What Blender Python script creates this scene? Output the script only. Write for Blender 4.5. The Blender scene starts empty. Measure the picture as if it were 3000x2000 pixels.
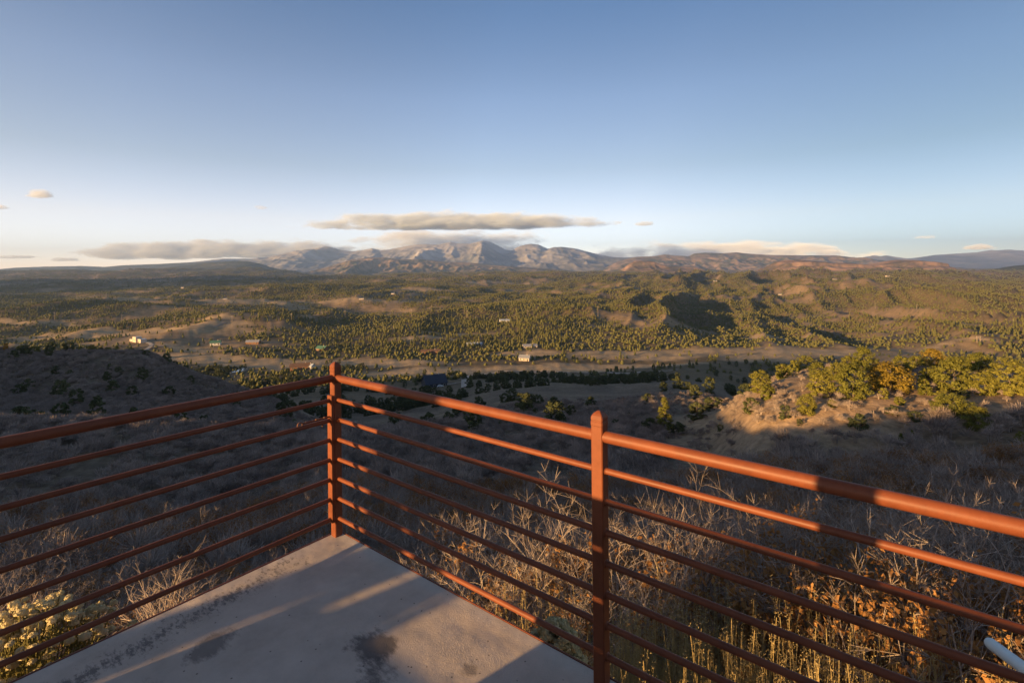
import bpy, math, random
import numpy as np
from mathutils import Vector, Matrix, Quaternion

rnd = random.Random(7)
RS = np.random.RandomState(11)
SC = bpy.context.scene
COL = SC.collection
rad = math.radians

# ------------------------------------------------------------------ camera
F_PX = 1474.0                     # focal length in pixels of the 3000 px wide photograph
CAM_Z = 1.703
ROLL = math.atan(29 / 3018.0)
cam_d = bpy.data.cameras.new('camera')
cam = bpy.data.objects.new('camera', cam_d)
COL.objects.link(cam)
cam_d.sensor_width = 36.0
cam_d.lens = 36.0 * F_PX / 3000.0
cam_d.shift_y = -(1000 - 792) / 3000.0
cam_d.clip_start = 0.05
cam_d.clip_end = 250000.0
cam.location = (0, 0, CAM_Z)
cam.rotation_euler = (Matrix.Rotation(rad(90), 3, 'X') @ Matrix.Rotation(-ROLL, 3, 'Z')).to_euler()
SC.camera = cam

# ------------------------------------------------------------------ sky, sun, exposure
SUN_EL = rad(7.2)
SUN_H = Vector((-0.79, -0.613))   # horizontal direction towards the sun (behind the camera, to the left)
SUN_H.normalize()
world = bpy.data.worlds.new('World')
SC.world = world
world.use_nodes = True
wn, wl = world.node_tree.nodes, world.node_tree.links
wn.clear()
w_out = wn.new('ShaderNodeOutputWorld')
w_bg = wn.new('ShaderNodeBackground')
w_sky = wn.new('ShaderNodeTexSky')
w_sky.sky_type = 'NISHITA'
w_sky.sun_disc = False
w_sky.sun_elevation = SUN_EL
w_sky.sun_rotation = math.atan2(SUN_H.x, SUN_H.y)
w_sky.altitude = 2300
w_sky.air_density = 1.0
w_sky.dust_density = 0.6
w_sky.ozone_density = 2.0
w_bg.inputs['Strength'].default_value = 0.138
# clear dry air: the sky deepens towards the zenith and away from the sun
w_tc = wn.new('ShaderNodeTexCoord')
w_sep = wn.new('ShaderNodeSeparateXYZ')
wl.new(w_tc.outputs['Generated'], w_sep.inputs[0])
def w_ramp(stops, q=1.4):
    r_ = wn.new('ShaderNodeValToRGB'); e_ = r_.color_ramp.elements
    e_[0].position, e_[0].color = stops[0][0], (*[c / q for c in stops[0][1]], 1)
    e_[1].position, e_[1].color = stops[-1][0], (*[c / q for c in stops[-1][1]], 1)
    for p_, c_ in stops[1:-1]:
        k_ = e_.new(p_); k_.color = (*[c / q for c in c_], 1)
    return r_
w_v = w_ramp([(0.0, (1.75, 1.28, 1.36)), (0.047, (1.60, 1.15, 1.18)), (0.097, (1.68, 1.06, 0.93)), (0.194, (1.26, 0.85, 0.71)),
              (0.317, (1.08, 0.80, 0.73)), (0.37, (0.93, 0.73, 0.69)), (0.46, (0.70, 0.64, 0.66)), (0.65, (0.74, 0.62, 0.57))], 1.8)
wl.new(w_sep.outputs['Z'], w_v.inputs[0])
w_dot = wn.new('ShaderNodeVectorMath'); w_dot.operation = 'DOT_PRODUCT'
w_dot.inputs[1].default_value = (-SUN_H.x, -SUN_H.y, 0)
wl.new(w_tc.outputs['Generated'], w_dot.inputs[0])
w_fr = wn.new('ShaderNodeMapRange'); w_fr.inputs[1].default_value = -1; w_fr.inputs[2].default_value = 1
wl.new(w_dot.outputs['Value'], w_fr.inputs[0])
w_a = w_ramp([(0.0, (1.0, 0.96, 0.92)), (0.3, (1.25, 1.2, 1.15)), (0.5, (1.4, 1.4, 1.4)), (0.62, (1.37, 1.38, 1.38)), (0.775, (1.28, 1.33, 1.34)), (0.89, (1.02, 1.07, 1.08)), (0.98, (0.62, 0.73, 0.76)), (1.0, (0.57, 0.68, 0.72))])
wl.new(w_fr.outputs[0], w_a.inputs[0])
w_m1 = wn.new('ShaderNodeMix'); w_m1.data_type = 'RGBA'; w_m1.blend_type = 'MULTIPLY'; w_m1.inputs[0].default_value = 1
wl.new(w_sky.outputs[0], w_m1.inputs[6]); wl.new(w_v.outputs[0], w_m1.inputs[7])
w_m3 = wn.new('ShaderNodeMix'); w_m3.data_type = 'RGBA'; w_m3.blend_type = 'MULTIPLY'; w_m3.inputs[0].default_value = 1
wl.new(w_m1.outputs[2], w_m3.inputs[6]); wl.new(w_a.outputs[0], w_m3.inputs[7])
w_m2 = wn.new('ShaderNodeVectorMath'); w_m2.operation = 'SCALE'; w_m2.inputs['Scale'].default_value = 1.8
wl.new(w_m3.outputs[2], w_m2.inputs[0])
wl.new(w_m2.outputs[0], w_bg.inputs['Color'])
wl.new(w_bg.outputs[0], w_out.inputs['Surface'])

sun_d = bpy.data.lights.new('sun', 'SUN')
sun_d.energy = 5.0
sun_d.angle = rad(0.55)
sun_d.color = (1.0, 0.60, 0.235)
sun = bpy.data.objects.new('sun', sun_d)
COL.objects.link(sun)
sdir = Vector((SUN_H.x * math.cos(SUN_EL), SUN_H.y * math.cos(SUN_EL), math.sin(SUN_EL)))
sun.rotation_euler = sdir.to_track_quat('Z', 'Y').to_euler()

SC.view_settings.view_transform = 'Standard'
SC.view_settings.look = 'None'
SC.view_settings.gamma = 1.0
SC.view_settings.use_curve_mapping = False
SC.view_settings.exposure = 1.42
SC.cycles.volume_bounces = 2
SC.cycles.max_bounces = 4
SC.cycles.diffuse_bounces = 2
SC.cycles.glossy_bounces = 2
SC.cycles.transmission_bounces = 2
SC.cycles.transparent_max_bounces = 8
SC.cycles.use_denoising = True

# ------------------------------------------------------------------ small numeric helpers
def yh(x):
    return 792.0 - (x - 1500.0) * (29 / 3018.0)

SR, CR = math.sin(ROLL), math.cos(ROLL)
def zpx(x, y, D):
    """Height of the point seen at photograph pixel (x, y) when it lies D metres in front."""
    return CAM_Z + (-(x - 1500.0) * SR + (792.0 - y) * CR) / F_PX * D

def xw(x, D, y=792.0):
    return ((x - 1500.0) * CR + (792.0 - y) * SR) / F_PX * D

def _hash(ix, iy, seed):
    h = (ix.astype(np.int64) * 374761393 + iy.astype(np.int64) * 668265263 + seed * 974634777) & 0xFFFFFFFF
    h = ((h ^ (h >> 13)) * 1274126177) & 0xFFFFFFFF
    h = ((h ^ (h >> 16)) * 2246822519) & 0xFFFFFFFF
    h = h ^ (h >> 15)
    return (h & 0xFFFFFF).astype(np.float64) / float(0xFFFFFF)

def vnoise(x, y, seed=0):
    x = np.asarray(x, float); y = np.asarray(y, float)
    ix = np.floor(x); iy = np.floor(y)
    fx = x - ix; fy = y - iy
    fx = fx * fx * fx * (fx * (fx * 6 - 15) + 10); fy = fy * fy * fy * (fy * (fy * 6 - 15) + 10)
    a = _hash(ix, iy, seed); b = _hash(ix + 1, iy, seed)
    c = _hash(ix, iy + 1, seed); d = _hash(ix + 1, iy + 1, seed)
    return (a + (b - a) * fx) * (1 - fy) + (c + (d - c) * fx) * fy      # 0..1

def fbm(x, y, seed=0, octv=4, gain=0.5):
    s = np.zeros(np.broadcast(x, y).shape); a = 1.0; t = 0.0
    for o in range(octv):
        s += a * (vnoise(x * 2.03 ** o + 17.3 * o, y * 2.03 ** o - 9.1 * o, seed + o) * 2 - 1)
        t += a; a *= gain
    return s / t

def ridged(x, y, seed=0, octv=4, gain=0.5):
    s = np.zeros(np.broadcast(x, y).shape); a = 1.0; t = 0.0
    for o in range(octv):
        n = 1 - np.abs(vnoise(x * 2.07 ** o + 11.7 * o, y * 2.07 ** o + 5.3 * o, seed + o) * 2 - 1)
        s += a * n * n
        t += a; a *= gain
    return s / t                                                            # 0..1

def sstep(a, b, x):
    t = np.clip((x - a) / (b - a), 0, 1)
    return t * t * (3 - 2 * t)

def mesh_np(name, verts, faces, smooth=False):
    verts = np.ascontiguousarray(verts, np.float32); faces = np.ascontiguousarray(faces, np.int32)
    me = bpy.data.meshes.new(name)
    n, k = faces.shape
    me.vertices.add(len(verts)); me.vertices.foreach_set('co', verts.ravel())
    me.loops.add(n * k); me.loops.foreach_set('vertex_index', faces.ravel())
    me.polygons.add(n); me.polygons.foreach_set('loop_start', np.arange(0, n * k, k, dtype=np.int32))
    me.polygons.foreach_set('use_smooth', np.full(n, bool(smooth)))
    me.update(calc_edges=True)
    me.validate()
    return me

def link(name, me, mat=None, parent=None, loc=None):
    o = bpy.data.objects.new(name, me)
    COL.objects.link(o)
    if mat is not None and me is not None and len(me.materials) == 0:
        for m in (mat if isinstance(mat, (list, tuple)) else [mat]):
            me.materials.append(m)
    if parent is not None:
        o.parent = parent
    if loc is not None:
        o.location = loc
    return o

def tag(o, label=None, cat=None, group=None, kind=None):
    if label: o['label'] = label
    if cat: o['category'] = cat
    if group: o['group'] = group
    if kind: o['kind'] = kind
    return o

def empty(name, loc, label, cat, group=None, rz=0.0):
    o = bpy.data.objects.new(name, None)
    COL.objects.link(o)
    o.location = loc; o.rotation_euler = (0, 0, rz)
    o.empty_display_size = 0.2
    return tag(o, label, cat, group)

class MB:
    """Collects triangles and quads, then makes one mesh."""
    def __init__(self):
        self.v = []; self.t = []; self.n = 0; self.mi = []; self.cur = 0
    def add(self, v, t):
        v = np.asarray(v, float).reshape(-1, 3); t = np.asarray(t, int).reshape(-1, 3)
        self.v.append(v); self.t.append(t + self.n); self.n += len(v)
        self.mi.append(np.full(len(t), self.cur, np.int32))
    def quads(self, v, q):
        q = np.asarray(q, int).reshape(-1, 4)
        self.add(v, np.concatenate([q[:, [0, 1, 2]], q[:, [0, 2, 3]]]))
    def box(self, c, s, rz=0.0):
        x, y, z = np.array(s) / 2.0
        v = np.array([[a * x, b * y, d * z] for d in (-1, 1) for b in (-1, 1) for a in (-1, 1)])
        cs, sn = math.cos(rz), math.sin(rz)
        v = np.stack([v[:, 0] * cs - v[:, 1] * sn, v[:, 0] * sn + v[:, 1] * cs, v[:, 2]], 1) + np.array(c)
        self.quads(v, [[0, 2, 3, 1], [4, 5, 7, 6], [0, 1, 5, 4], [2, 6, 7, 3], [0, 4, 6, 2], [1, 3, 7, 5]])
    def tube(self, pts, rads, sides=8, cap=True):
        pts = np.asarray(pts, float)
        n = len(pts)
        rads = np.full(n, rads) if np.isscalar(rads) else np.asarray(rads, float)
        d = np.gradient(pts, axis=0)
        d /= np.linalg.norm(d, axis=1)[:, None] + 1e-12
        up = np.array([0.0, 0, 1]) if abs(d[0][2]) < 0.9 else np.array([1.0, 0, 0])
        v = []
        for i in range(n):
            a = np.cross(d[i], up); a /= np.linalg.norm(a) + 1e-12
            b = np.cross(a, d[i])
            up = b
            for k in range(sides):
                th = 2 * math.pi * k / sides
                v.append(pts[i] + rads[i] * (math.cos(th) * a + math.sin(th) * b))
        q = []
        for i in range(n - 1):
            for k in range(sides):
                k2 = (k + 1) % sides
                q.append([i * sides + k, i * sides + k2, (i + 1) * sides + k2, (i + 1) * sides + k])
        self.quads(v, q)
        if cap:
            for base, c in ((0, pts[0]), ((n - 1) * sides, pts[-1])):
                vv = [c] + v[base:base + sides]
                t = [[0, 1 + k, 1 + (k + 1) % sides] for k in range(sides)]
                self.add(vv, t)
    def mesh(self, name, smooth=False):
        me = mesh_np(name, np.concatenate(self.v), np.concatenate(self.t), smooth)
        mi = np.concatenate(self.mi)
        if mi.max() > 0 and len(me.polygons) == len(mi):
            me.polygons.foreach_set('material_index', mi)
        return me
    def build(self, name, mat, parent=None, smooth=False, loc=None):
        return link(name, self.mesh(name, smooth), mat, parent, loc)

# ------------------------------------------------------------------ materials
def new_mat(name):
    m = bpy.data.materials.new(name); m.use_nodes = True
    nt = m.node_tree
    b = nt.nodes['Principled BSDF']
    return m, nt.nodes, nt.links, b

def ramp(nodes, stops):
    r = nodes.new('ShaderNodeValToRGB')
    e = r.color_ramp.elements
    while len(e) > 1: e.remove(e[0])
    e[0].position = stops[0][0]; e[0].color = (*stops[0][1], 1)
    for p, c in stops[1:]:
        k = e.new(p); k.color = (*c, 1)
    return r

def noise_node(nodes, links, scale, detail=4, rough=0.6, coord='Object', dist=0.0):
    tc = nodes.new('ShaderNodeTexCoord')
    n = nodes.new('ShaderNodeTexNoise')
    n.inputs['Scale'].default_value = scale; n.inputs['Detail'].default_value = detail
    n.inputs['Roughness'].default_value = rough; n.inputs['Distortion'].default_value = dist
    links.new(tc.outputs[coord], n.inputs['Vector'])
    return n

def bump(nodes, links, b, src, strength, dist):
    bp = nodes.new('ShaderNodeBump')
    bp.inputs['Strength'].default_value = strength; bp.inputs['Distance'].default_value = dist
    links.new(src, bp.inputs['Height']); links.new(bp.outputs[0], b.inputs['Normal'])
    return bp

def plain(name, col, rough=0.7, var=0.25, scale=6.0, metal=0.0, spec=0.4):
    m, n, l, b = new_mat(name)
    nz = noise_node(n, l, scale)
    c0 = tuple(max(0, c * (1 - var)) for c in col); c1 = tuple(min(1, c * (1 + var)) for c in col)
    r = ramp(n, [(0.3, c0), (0.7, c1)])
    l.new(nz.outputs['Fac'], r.inputs[0]); l.new(r.outputs[0], b.inputs['Base Color'])
    b.inputs['Roughness'].default_value = rough; b.inputs['Metallic'].default_value = metal
    b.inputs['Specular IOR Level'].default_value = spec
    return m

def foliage(name, c0, c1, c2, trans=0.25):
    """Leaf colour that differs from tree to tree and from leaf to leaf."""
    m, n, l, b = new_mat(name)
    oi = n.new('ShaderNodeObjectInfo'); ge = n.new('ShaderNodeNewGeometry')
    mx = n.new('ShaderNodeMath'); mx.operation = 'MULTIPLY_ADD'
    mx.inputs[1].default_value = 0.55
    l.new(ge.outputs['Random Per Island'], mx.inputs[0])
    m2 = n.new('ShaderNodeMath'); m2.operation = 'MULTIPLY'; m2.inputs[1].default_value = 0.45
    l.new(oi.outputs['Random'], m2.inputs[0]); l.new(m2.outputs[0], mx.inputs[2])
    r = ramp(n, [(0.0, c0), (0.5, c1), (1.0, c2)])
    l.new(mx.outputs[0], r.inputs[0])
    l.new(r.outputs[0], b.inputs['Base Color'])
    b.inputs['Roughness'].default_value = 0.75
    b.inputs['Specular IOR Level'].default_value = 0.15
    if trans > 0:
        tr = n.new('ShaderNodeBsdfTranslucent'); mix = n.new('ShaderNodeMixShader')
        mix.inputs[0].default_value = trans
        l.new(r.outputs[0], tr.inputs['Color'])
        l.new(b.outputs[0], mix.inputs[1]); l.new(tr.outputs[0], mix.inputs[2])
        l.new(mix.outputs[0], n['Material Output'].inputs['Surface'])
    return m

M = {}
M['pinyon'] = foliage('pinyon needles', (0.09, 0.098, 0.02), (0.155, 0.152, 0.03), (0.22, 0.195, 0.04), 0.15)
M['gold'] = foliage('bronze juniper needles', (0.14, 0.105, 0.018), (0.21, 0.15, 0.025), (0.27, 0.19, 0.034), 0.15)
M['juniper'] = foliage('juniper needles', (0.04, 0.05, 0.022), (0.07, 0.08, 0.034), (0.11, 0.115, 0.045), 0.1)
M['pine'] = foliage('pine needles', (0.05, 0.056, 0.02), (0.09, 0.092, 0.032), (0.135, 0.125, 0.045), 0.05)
M['aspen'] = foliage('yellow autumn leaves', (0.32, 0.15, 0.02), (0.4, 0.2, 0.03), (0.45, 0.25, 0.04), 0.2)
M['twig'] = foliage('bare grey twigs', (0.13, 0.10, 0.085), (0.31, 0.25, 0.215), (0.52, 0.43, 0.365), 0.0)
M['twig_mass'] = foliage('mauve grey twig mass', (0.14, 0.108, 0.092), (0.29, 0.232, 0.2), (0.45, 0.37, 0.32), 0.0)
M['dry_leaf'] = foliage('dry brown oak leaves', (0.17, 0.075, 0.024), (0.30, 0.145, 0.048), (0.42, 0.225, 0.085), 0.25)
M['grass'] = foliage('dry straw grass', (0.28, 0.21, 0.09), (0.42, 0.32, 0.15), (0.52, 0.41, 0.21), 0.2)
M['flower'] = foliage('pale yellow seed heads', (0.46, 0.38, 0.19), (0.58, 0.49, 0.27), (0.66, 0.57, 0.34), 0.15)
M['stem'] = foliage('olive stems', (0.13, 0.12, 0.04), (0.19, 0.17, 0.06), (0.24, 0.2, 0.08), 0.1)
M['bark'] = plain('grey bark', (0.12, 0.095, 0.075), 0.9, 0.4, 12)
M['deadwood'] = plain('bleached dead wood', (0.4, 0.35, 0.3), 0.9, 0.2, 12)

# ------------------------------------------------------------------ terrain heights
# profiles along bearings: (distance forward, height) - a value above 500 is the photograph row it is seen at
def col_px(x, prof):
    th = math.atan2(x - 1500.0, F_PX)
    out = []
    for D, v in prof:
        z = zpx(x, v, D) if v > 500 else v
        out.append((D / math.cos(th), z))
    return th, out

FAR_L = [(1000, -112), (1600, -110), (2400, -108), (3400, -100), (4500, -92), (6000, -55), (7500, 20), (8600, 80), (9600, 60), (11000, -80), (14000, -70), (45000, -70)]
FAR_C = [(1000, -112), (1600, -109), (2400, -108), (3400, -100), (4500, -88), (6000, -70), (8000, -62), (9500, -60), (12000, -80), (45000, -70)]
FAR_R = [(1000, -112), (1600, -108), (2400, -102), (3200, -88), (4000, -66), (4800, -60), (6000, -105), (9000, -110), (12000, -90), (45000, -70)]
FAR_RR = [(1000, -112), (1600, -116), (2400, -118), (3200, -125), (4000, -130), (4800, -120), (6000, -105), (9000, -110), (12000, -90), (45000, -70)]
NEAR_C = [(1.2, -2.05), (2.2, -2.1), (3.2, -2.2), (4, -2.35), (5, -2.65), (7, -3.5), (12, -6.1), (18, -9.0)]
cols = []
cols.append(col_px(-1500, [(0.5, -1.6), (1, -1.7), (2.2, -2.5), (5, -4.2), (12, -7.0), (24, -9.5), (45, -13), (80, -15), (120, -10), (150, -14), (200, -50), (300, -82), (400, -94), (600, -105), (800, -109)] + FAR_L))
cols.append(col_px(-500, [(0.9, -1.6), (2, -1.9), (5, -3.2), (10, -5.3), (16, -8), (25, -11.5), (50, -19), (85, -27), (112, -28), (150, -25), (178, -19), (235, -48), (350, -88), (540, -104), (800, -109)] + FAR_L))
cols.append(col_px(0, [(1.2, -1.6), (2.4, -1.75), (5, -3.0), (10, -5.3), (18, -9.0), (28, -12.9), (44, -16.8), (75, 1237), (100, -31), (125, 1232), (160, 1125), (196, 1012), (255, -52), (360, -89), (540, -104), (800, -110)] + FAR_L))
cols.append(col_px(250, [(1.2, -2.0), (2.4, -2.1), (5, -2.9), (10, -5.3), (18, -9.0), (28, -12.9), (44, -16.9), (75, 1240), (100, -31), (125, 1232), (160, 1128), (195, 1012), (252, -55), (355, -91), (530, -105), (800, -110)] + FAR_L))
cols.append(col_px(430, [(1.2, -2.0), (2.4, -2.1), (5, -2.8), (10, -5.3), (18, -9.0), (28, -12.9), (44, -16.9), (75, 1240), (100, -31.5), (126, 1232), (161, 1135), (194, 1018), (250, -57), (350, -92), (520, -106), (800, -110)] + FAR_L))
cols.append(col_px(600, [(1.2, -2.0), (2.4, -2.1), (5, -2.7), (10, -5.3), (18, -9.0), (28, -12.9), (44, -16.9), (75, 1240), (100, -33), (130, 1240), (163, 1165), (194, 1088), (250, -64), (345, -94), (510, -107), (800, -111)] + FAR_L))
cols.append(col_px(760, [(1.2, -2.0), (2.4, -2.1), (5, -2.6), (10, -5.3), (18, -9.0), (30, -13.2), (46, -17.0), (75, 1243), (100, -36), (135, 1240), (172, 1192), (220, 1148), (300, -76), (420, -99), (560, -109), (800, -111)] + FAR_L))
cols.append(col_px(950, [(1.2, -2.0), (2.2, -2.1), (3.4, -2.2), (5, -2.7), (10, -5.2), (18, -9.0), (34, 1450), (58, 1315), (80, 1247), (110, -42), (215, 1235), (300, 1185), (400, 1138), (500, 1108), (600, -110), (800, -112)] + FAR_C))
cols.append(col_px(1200, NEAR_C + [(34, 1452), (62, 1312), (92, 1245), (130, -40), (215, 1212), (300, 1172), (400, 1135), (500, 1107), (600, -110), (800, -112)] + FAR_C))
cols.append(col_px(1500, NEAR_C + [(34, 1454), (66, 1305), (112, 1218), (160, 1176), (255, 1134), (400, 1108), (520, 1090), (620, -110), (800, -112)] + FAR_C))
cols.append(col_px(1800, NEAR_C + [(32, 1462), (58, 1318), (95, 1225), (145, 1174), (250, 1130), (380, 1112), (520, 1092), (620, -110), (800, -112)] + FAR_C))
cols.append(col_px(2050, NEAR_C + [(30, 1476), (52, 1336), (82, 1232), (112, 1180), (155, 1148), (250, 1120), (390, -84), (600, -108), (800, -110)] + FAR_R))
cols.append(col_px(2250, NEAR_C + [(26, 1490), (39, 1350), (49, 1208), (62, 1130), (76, 1112), (96, -21), (160, -46), (390, -92), (620, -109), (800, -111)] + FAR_R))
cols.append(col_px(2450, NEAR_C + [(26, 1490), (38, 1352), (46, 1198), (59, 1110), (75, 1072), (94, -20), (160, -48), (390, -95), (620, -109), (800, -111)] + FAR_R))
cols.append(col_px(2700, NEAR_C + [(26, 1490), (37, 1356), (46, 1196), (60, 1100), (76, 1068), (94, -20), (160, -48), (390, -95), (620, -109), (800, -111)] + FAR_R))
cols.append(col_px(3000, NEAR_C + [(25, 1496), (35, 1366), (44, 1200), (60, 1100), (78, 1070), (98, -21), (160, -48), (390, -95), (620, -109), (800, -111)] + FAR_RR))
cols.append(col_px(3700, [(1.2, -1.5), (2.2, -1.55), (3.2, -1.7), (5, -2.3), (7, -3.1), (12, -5.2), (26, -10.5), (42, -13.5), (60, -15), (80, -15.5), (102, -18), (126, -30), (190, -55), (400, -95), (620, -109), (800, -111)] + FAR_RR))
cols.append((rad(90), [(1.2, -1.5), (3, -1.5), (6, -2.0), (15, -5), (40, -11), (80, -17), (150, -40), (300, -70), (800, -105), (3000, -110), (45000, -70)]))
cols.append((rad(125), [(1.2, -1.4), (4, -1.4), (10, -1.8), (30, -5), (100, -14), (300, -45), (1000, -100), (3000, -110), (45000, -70)]))
cols.append((rad(178), [(1.2, -1.5), (6, -1.4), (10, -1.3), (60, -1.7), (200, -3), (600, -12), (1500, -60), (3000, -100), (45000, -70)]))
cols.append((rad(-178), [(1.2, -1.5), (6, -1.4), (10, -1.3), (60, -1.7), (200, -3), (600, -12), (1500, -60), (3000, -100), (45000, -70)]))
cols.append((rad(-128), [(1.2, -1.6), (4, -1.8), (10, -2.6), (25, -4.8), (60, -6), (150, -8), (400, -8), (800, -6), (1500, -60), (3000, -100), (45000, -70)]))
cols.append((rad(-90), [(1.2, -1.6), (3, -2.3), (6, -3.4), (12, -4.8), (25, -6.5), (60, -9.5), (120, -13), (250, -14), (400, -22), (560, -32), (760, -40), (1000, -60), (1500, -90), (3000, -110), (45000, -70)]))
cols.sort(key=lambda c: c[0])

LR0, LR1, NLR = math.log(0.8), math.log(46000.0), 460
_lr = np.linspace(LR0, LR1, NLR)
_tab = []
for th, prof in cols:
    p = np.array(prof, float)
    z = np.interp(_lr, np.log(p[:, 0]), p[:, 1])
    # soften the kinks of the profile
    k = np.array([1, 4, 6, 4, 1.0]); k /= k.sum()
    for _ in range(2):
        z = np.convolve(np.pad(z, 2, 'edge'), k, 'valid')
    _tab.append(z)
_tab = np.array(_tab); _ths = np.array([c[0] for c in cols])
NTH = 1440
_thg = np.linspace(-math.pi, math.pi, NTH)
_ths2 = np.concatenate([[_ths[-1] - 2 * math.pi], _ths, [_ths[0] + 2 * math.pi]])
_tab2 = np.concatenate([_tab[-1:], _tab, _tab[:1]])
_T = np.empty((NTH, NLR))
_i = np.clip(np.searchsorted(_ths2, _thg) - 1, 0, len(_ths2) - 2)
_f = ((_thg - _ths2[_i]) / (_ths2[_i + 1] - _ths2[_i]))[:, None]
# Catmull-Rom style blend with clamped tangents
_m = np.zeros_like(_tab2)
_m[1:-1] = (_tab2[2:] - _tab2[:-2]) / (_ths2[2:] - _ths2[:-2])[:, None]
_h = (_ths2[_i + 1] - _ths2[_i])[:, None]
_T = ((2 * _f ** 3 - 3 * _f ** 2 + 1) * _tab2[_i] + (_f ** 3 - 2 * _f ** 2 + _f) * _h * _m[_i] * 0.8
      + (-2 * _f ** 3 + 3 * _f ** 2) * _tab2[_i + 1] + (_f ** 3 - _f ** 2) * _h * _m[_i + 1] * 0.8)

def px_of(X, Y, Z):
    Yc = np.maximum(Y, 0.01)
    dx = F_PX * (X * CR - (Z - CAM_Z) * SR) / Yc
    dy = F_PX * (X * SR + (Z - CAM_Z) * CR) / Yc
    return 1500.0 + dx, 792.0 - dy

def H(X, Y):
    X = np.asarray(X, float); Y = np.asarray(Y, float)
    r = np.hypot(X, Y); th = np.arctan2(X, Y)
    a = (th + math.pi) / (2 * math.pi) * (NTH - 1)
    b = (np.log(np.maximum(r, 0.81)) - LR0) / (LR1 - LR0) * (NLR - 1)
    i = np.clip(np.floor(a).astype(int), 0, NTH - 2); j = np.clip(np.floor(b).astype(int), 0, NLR - 2)
    fa = np.clip(a - i, 0, 1); fb = np.clip(b - j, 0, 1)
    z = (_T[i, j] * (1 - fa) + _T[i + 1, j] * fa) * (1 - fb) + (_T[i, j + 1] * (1 - fa) + _T[i + 1, j + 1] * fa) * fb
    # relief: small close by, hills and spurs over the plain
    z = z + 0.10 * sstep(3, 8, r) * fbm(X / 2.2, Y / 2.2, 3, 3)
    z = z + 1.0 * sstep(10, 40, r) * fbm(X / 14, Y / 14, 5, 4)
    z = z + 2.6 * sstep(120, 260, r) * fbm(X / 55, Y / 55, 8, 4)
    w = sstep(700, 1150, r) * (1 - sstep(9000, 15000, r))
    # long spurs running away from the viewer on the right, broad swells elsewhere
    p = X * 0.93 - Y * 0.36; q = X * 0.36 + Y * 0.93
    wr = sstep(-0.02, 0.35, th)
    sp = ridged(p / 185 + 0.35 * fbm(X / 700, Y / 700, 31, 2), q / 1300, 21, 3)
    hill = 80 * (sp - 0.42) * wr + 52 * (fbm(X / 560, Y / 760, 25, 4) + 0.10) * (1 - 0.5 * wr) + 34 * (ridged(X / 360, Y / 460, 27, 4) - 0.5)
    big = sstep(2200, 5000, r) * 30 * fbm(X / 2200, Y / 2600, 41, 4)
    return z + w * (hill + big)

def ground_px(x, y, d0=2.0, d1=20000.0):
    """First terrain point seen through photograph pixel (x, y)."""
    D = np.exp(np.linspace(math.log(d0), math.log(d1), 2600))
    X = xw(x, D, y); Z = zpx(x, y, D)
    g = H(X, D) - Z
    k = np.argmax(g > 0)
    if not (g > 0).any(): k = len(D) - 1
    return float(X[k]), float(D[k]), float(H(X[k:k + 1], D[k:k + 1])[0])

# clearings without trees, as ellipses seen from the deck and laid on the plain: x, y, half width, half height
MEADOWS_PX = [(190, 984, 290, 12), (640, 1050, 240, 18), (560, 1020, 110, 10), (1010, 1066, 330, 13), (1420, 1088, 420, 9),
              (1900, 1036, 250, 15), (1750, 1072, 300, 6), (2230, 1043, 150, 22), (2400, 1030, 130, 13), (2200, 985, 90, 5),
              (1010, 882, 330, 9), (620, 880, 330, 7), (1240, 850, 110, 4), (360, 878, 200, 5), (1480, 832, 160, 3), 
              (1550, 1035, 120, 8), (120, 950, 180, 5), (520, 960, 200, 5), (1230, 1000, 120, 6), (640, 925, 60, 5), (690, 945, 60, 7),
              (2350, 978, 60, 4), (2850, 1010, 150, 6), (760, 965, 90, 5), (1330, 980, 120, 4),
              ]
MEADOWS = []
for mx, my, hw, hh in MEADOWS_PX:
    X0, D0, _ = ground_px(mx, my, 450)
    _, Dn, _ = ground_px(mx, my + hh, 350)
    _, Df, _ = ground_px(mx, my - hh, 450)
    MEADOWS.append((X0, (Dn + Df) / 2, hw / F_PX * D0, max((Df - Dn) / 2, 12.0)))

def meadow(X, Y):
    X = np.asarray(X, float); Y = np.asarray(Y, float)
    wx = X + 0.10 * Y * 0.35 * fbm(X / 140, Y / 140, 51, 3); wy = Y + 0.08 * Y * fbm(X / 160, Y / 160, 57, 3)
    m = np.zeros(X.shape)
    for X0, Y0, a, b in MEADOWS:
        # ellipses follow the line of sight, so that they stretch away from the viewer
        dx = (wx - X0 * wy / Y0) / a; dy = (wy - Y0) / b
        m = np.maximum(m, 1 - sstep(0.75, 1.15, np.sqrt(dx * dx + dy * dy)))
    return m * sstep(420, 520, Y)

def tree_cover(X, Y):
    """Chance of a tree on the plain."""
    n = fbm(X / 240, Y / 330, 61, 4) + 0.55 * fbm(X / 60, Y / 75, 66, 3)
    c = sstep(-0.28, 0.22, n + 0.22)
    return np.maximum(c * (1 - meadow(X, Y)), 0.035)

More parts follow.
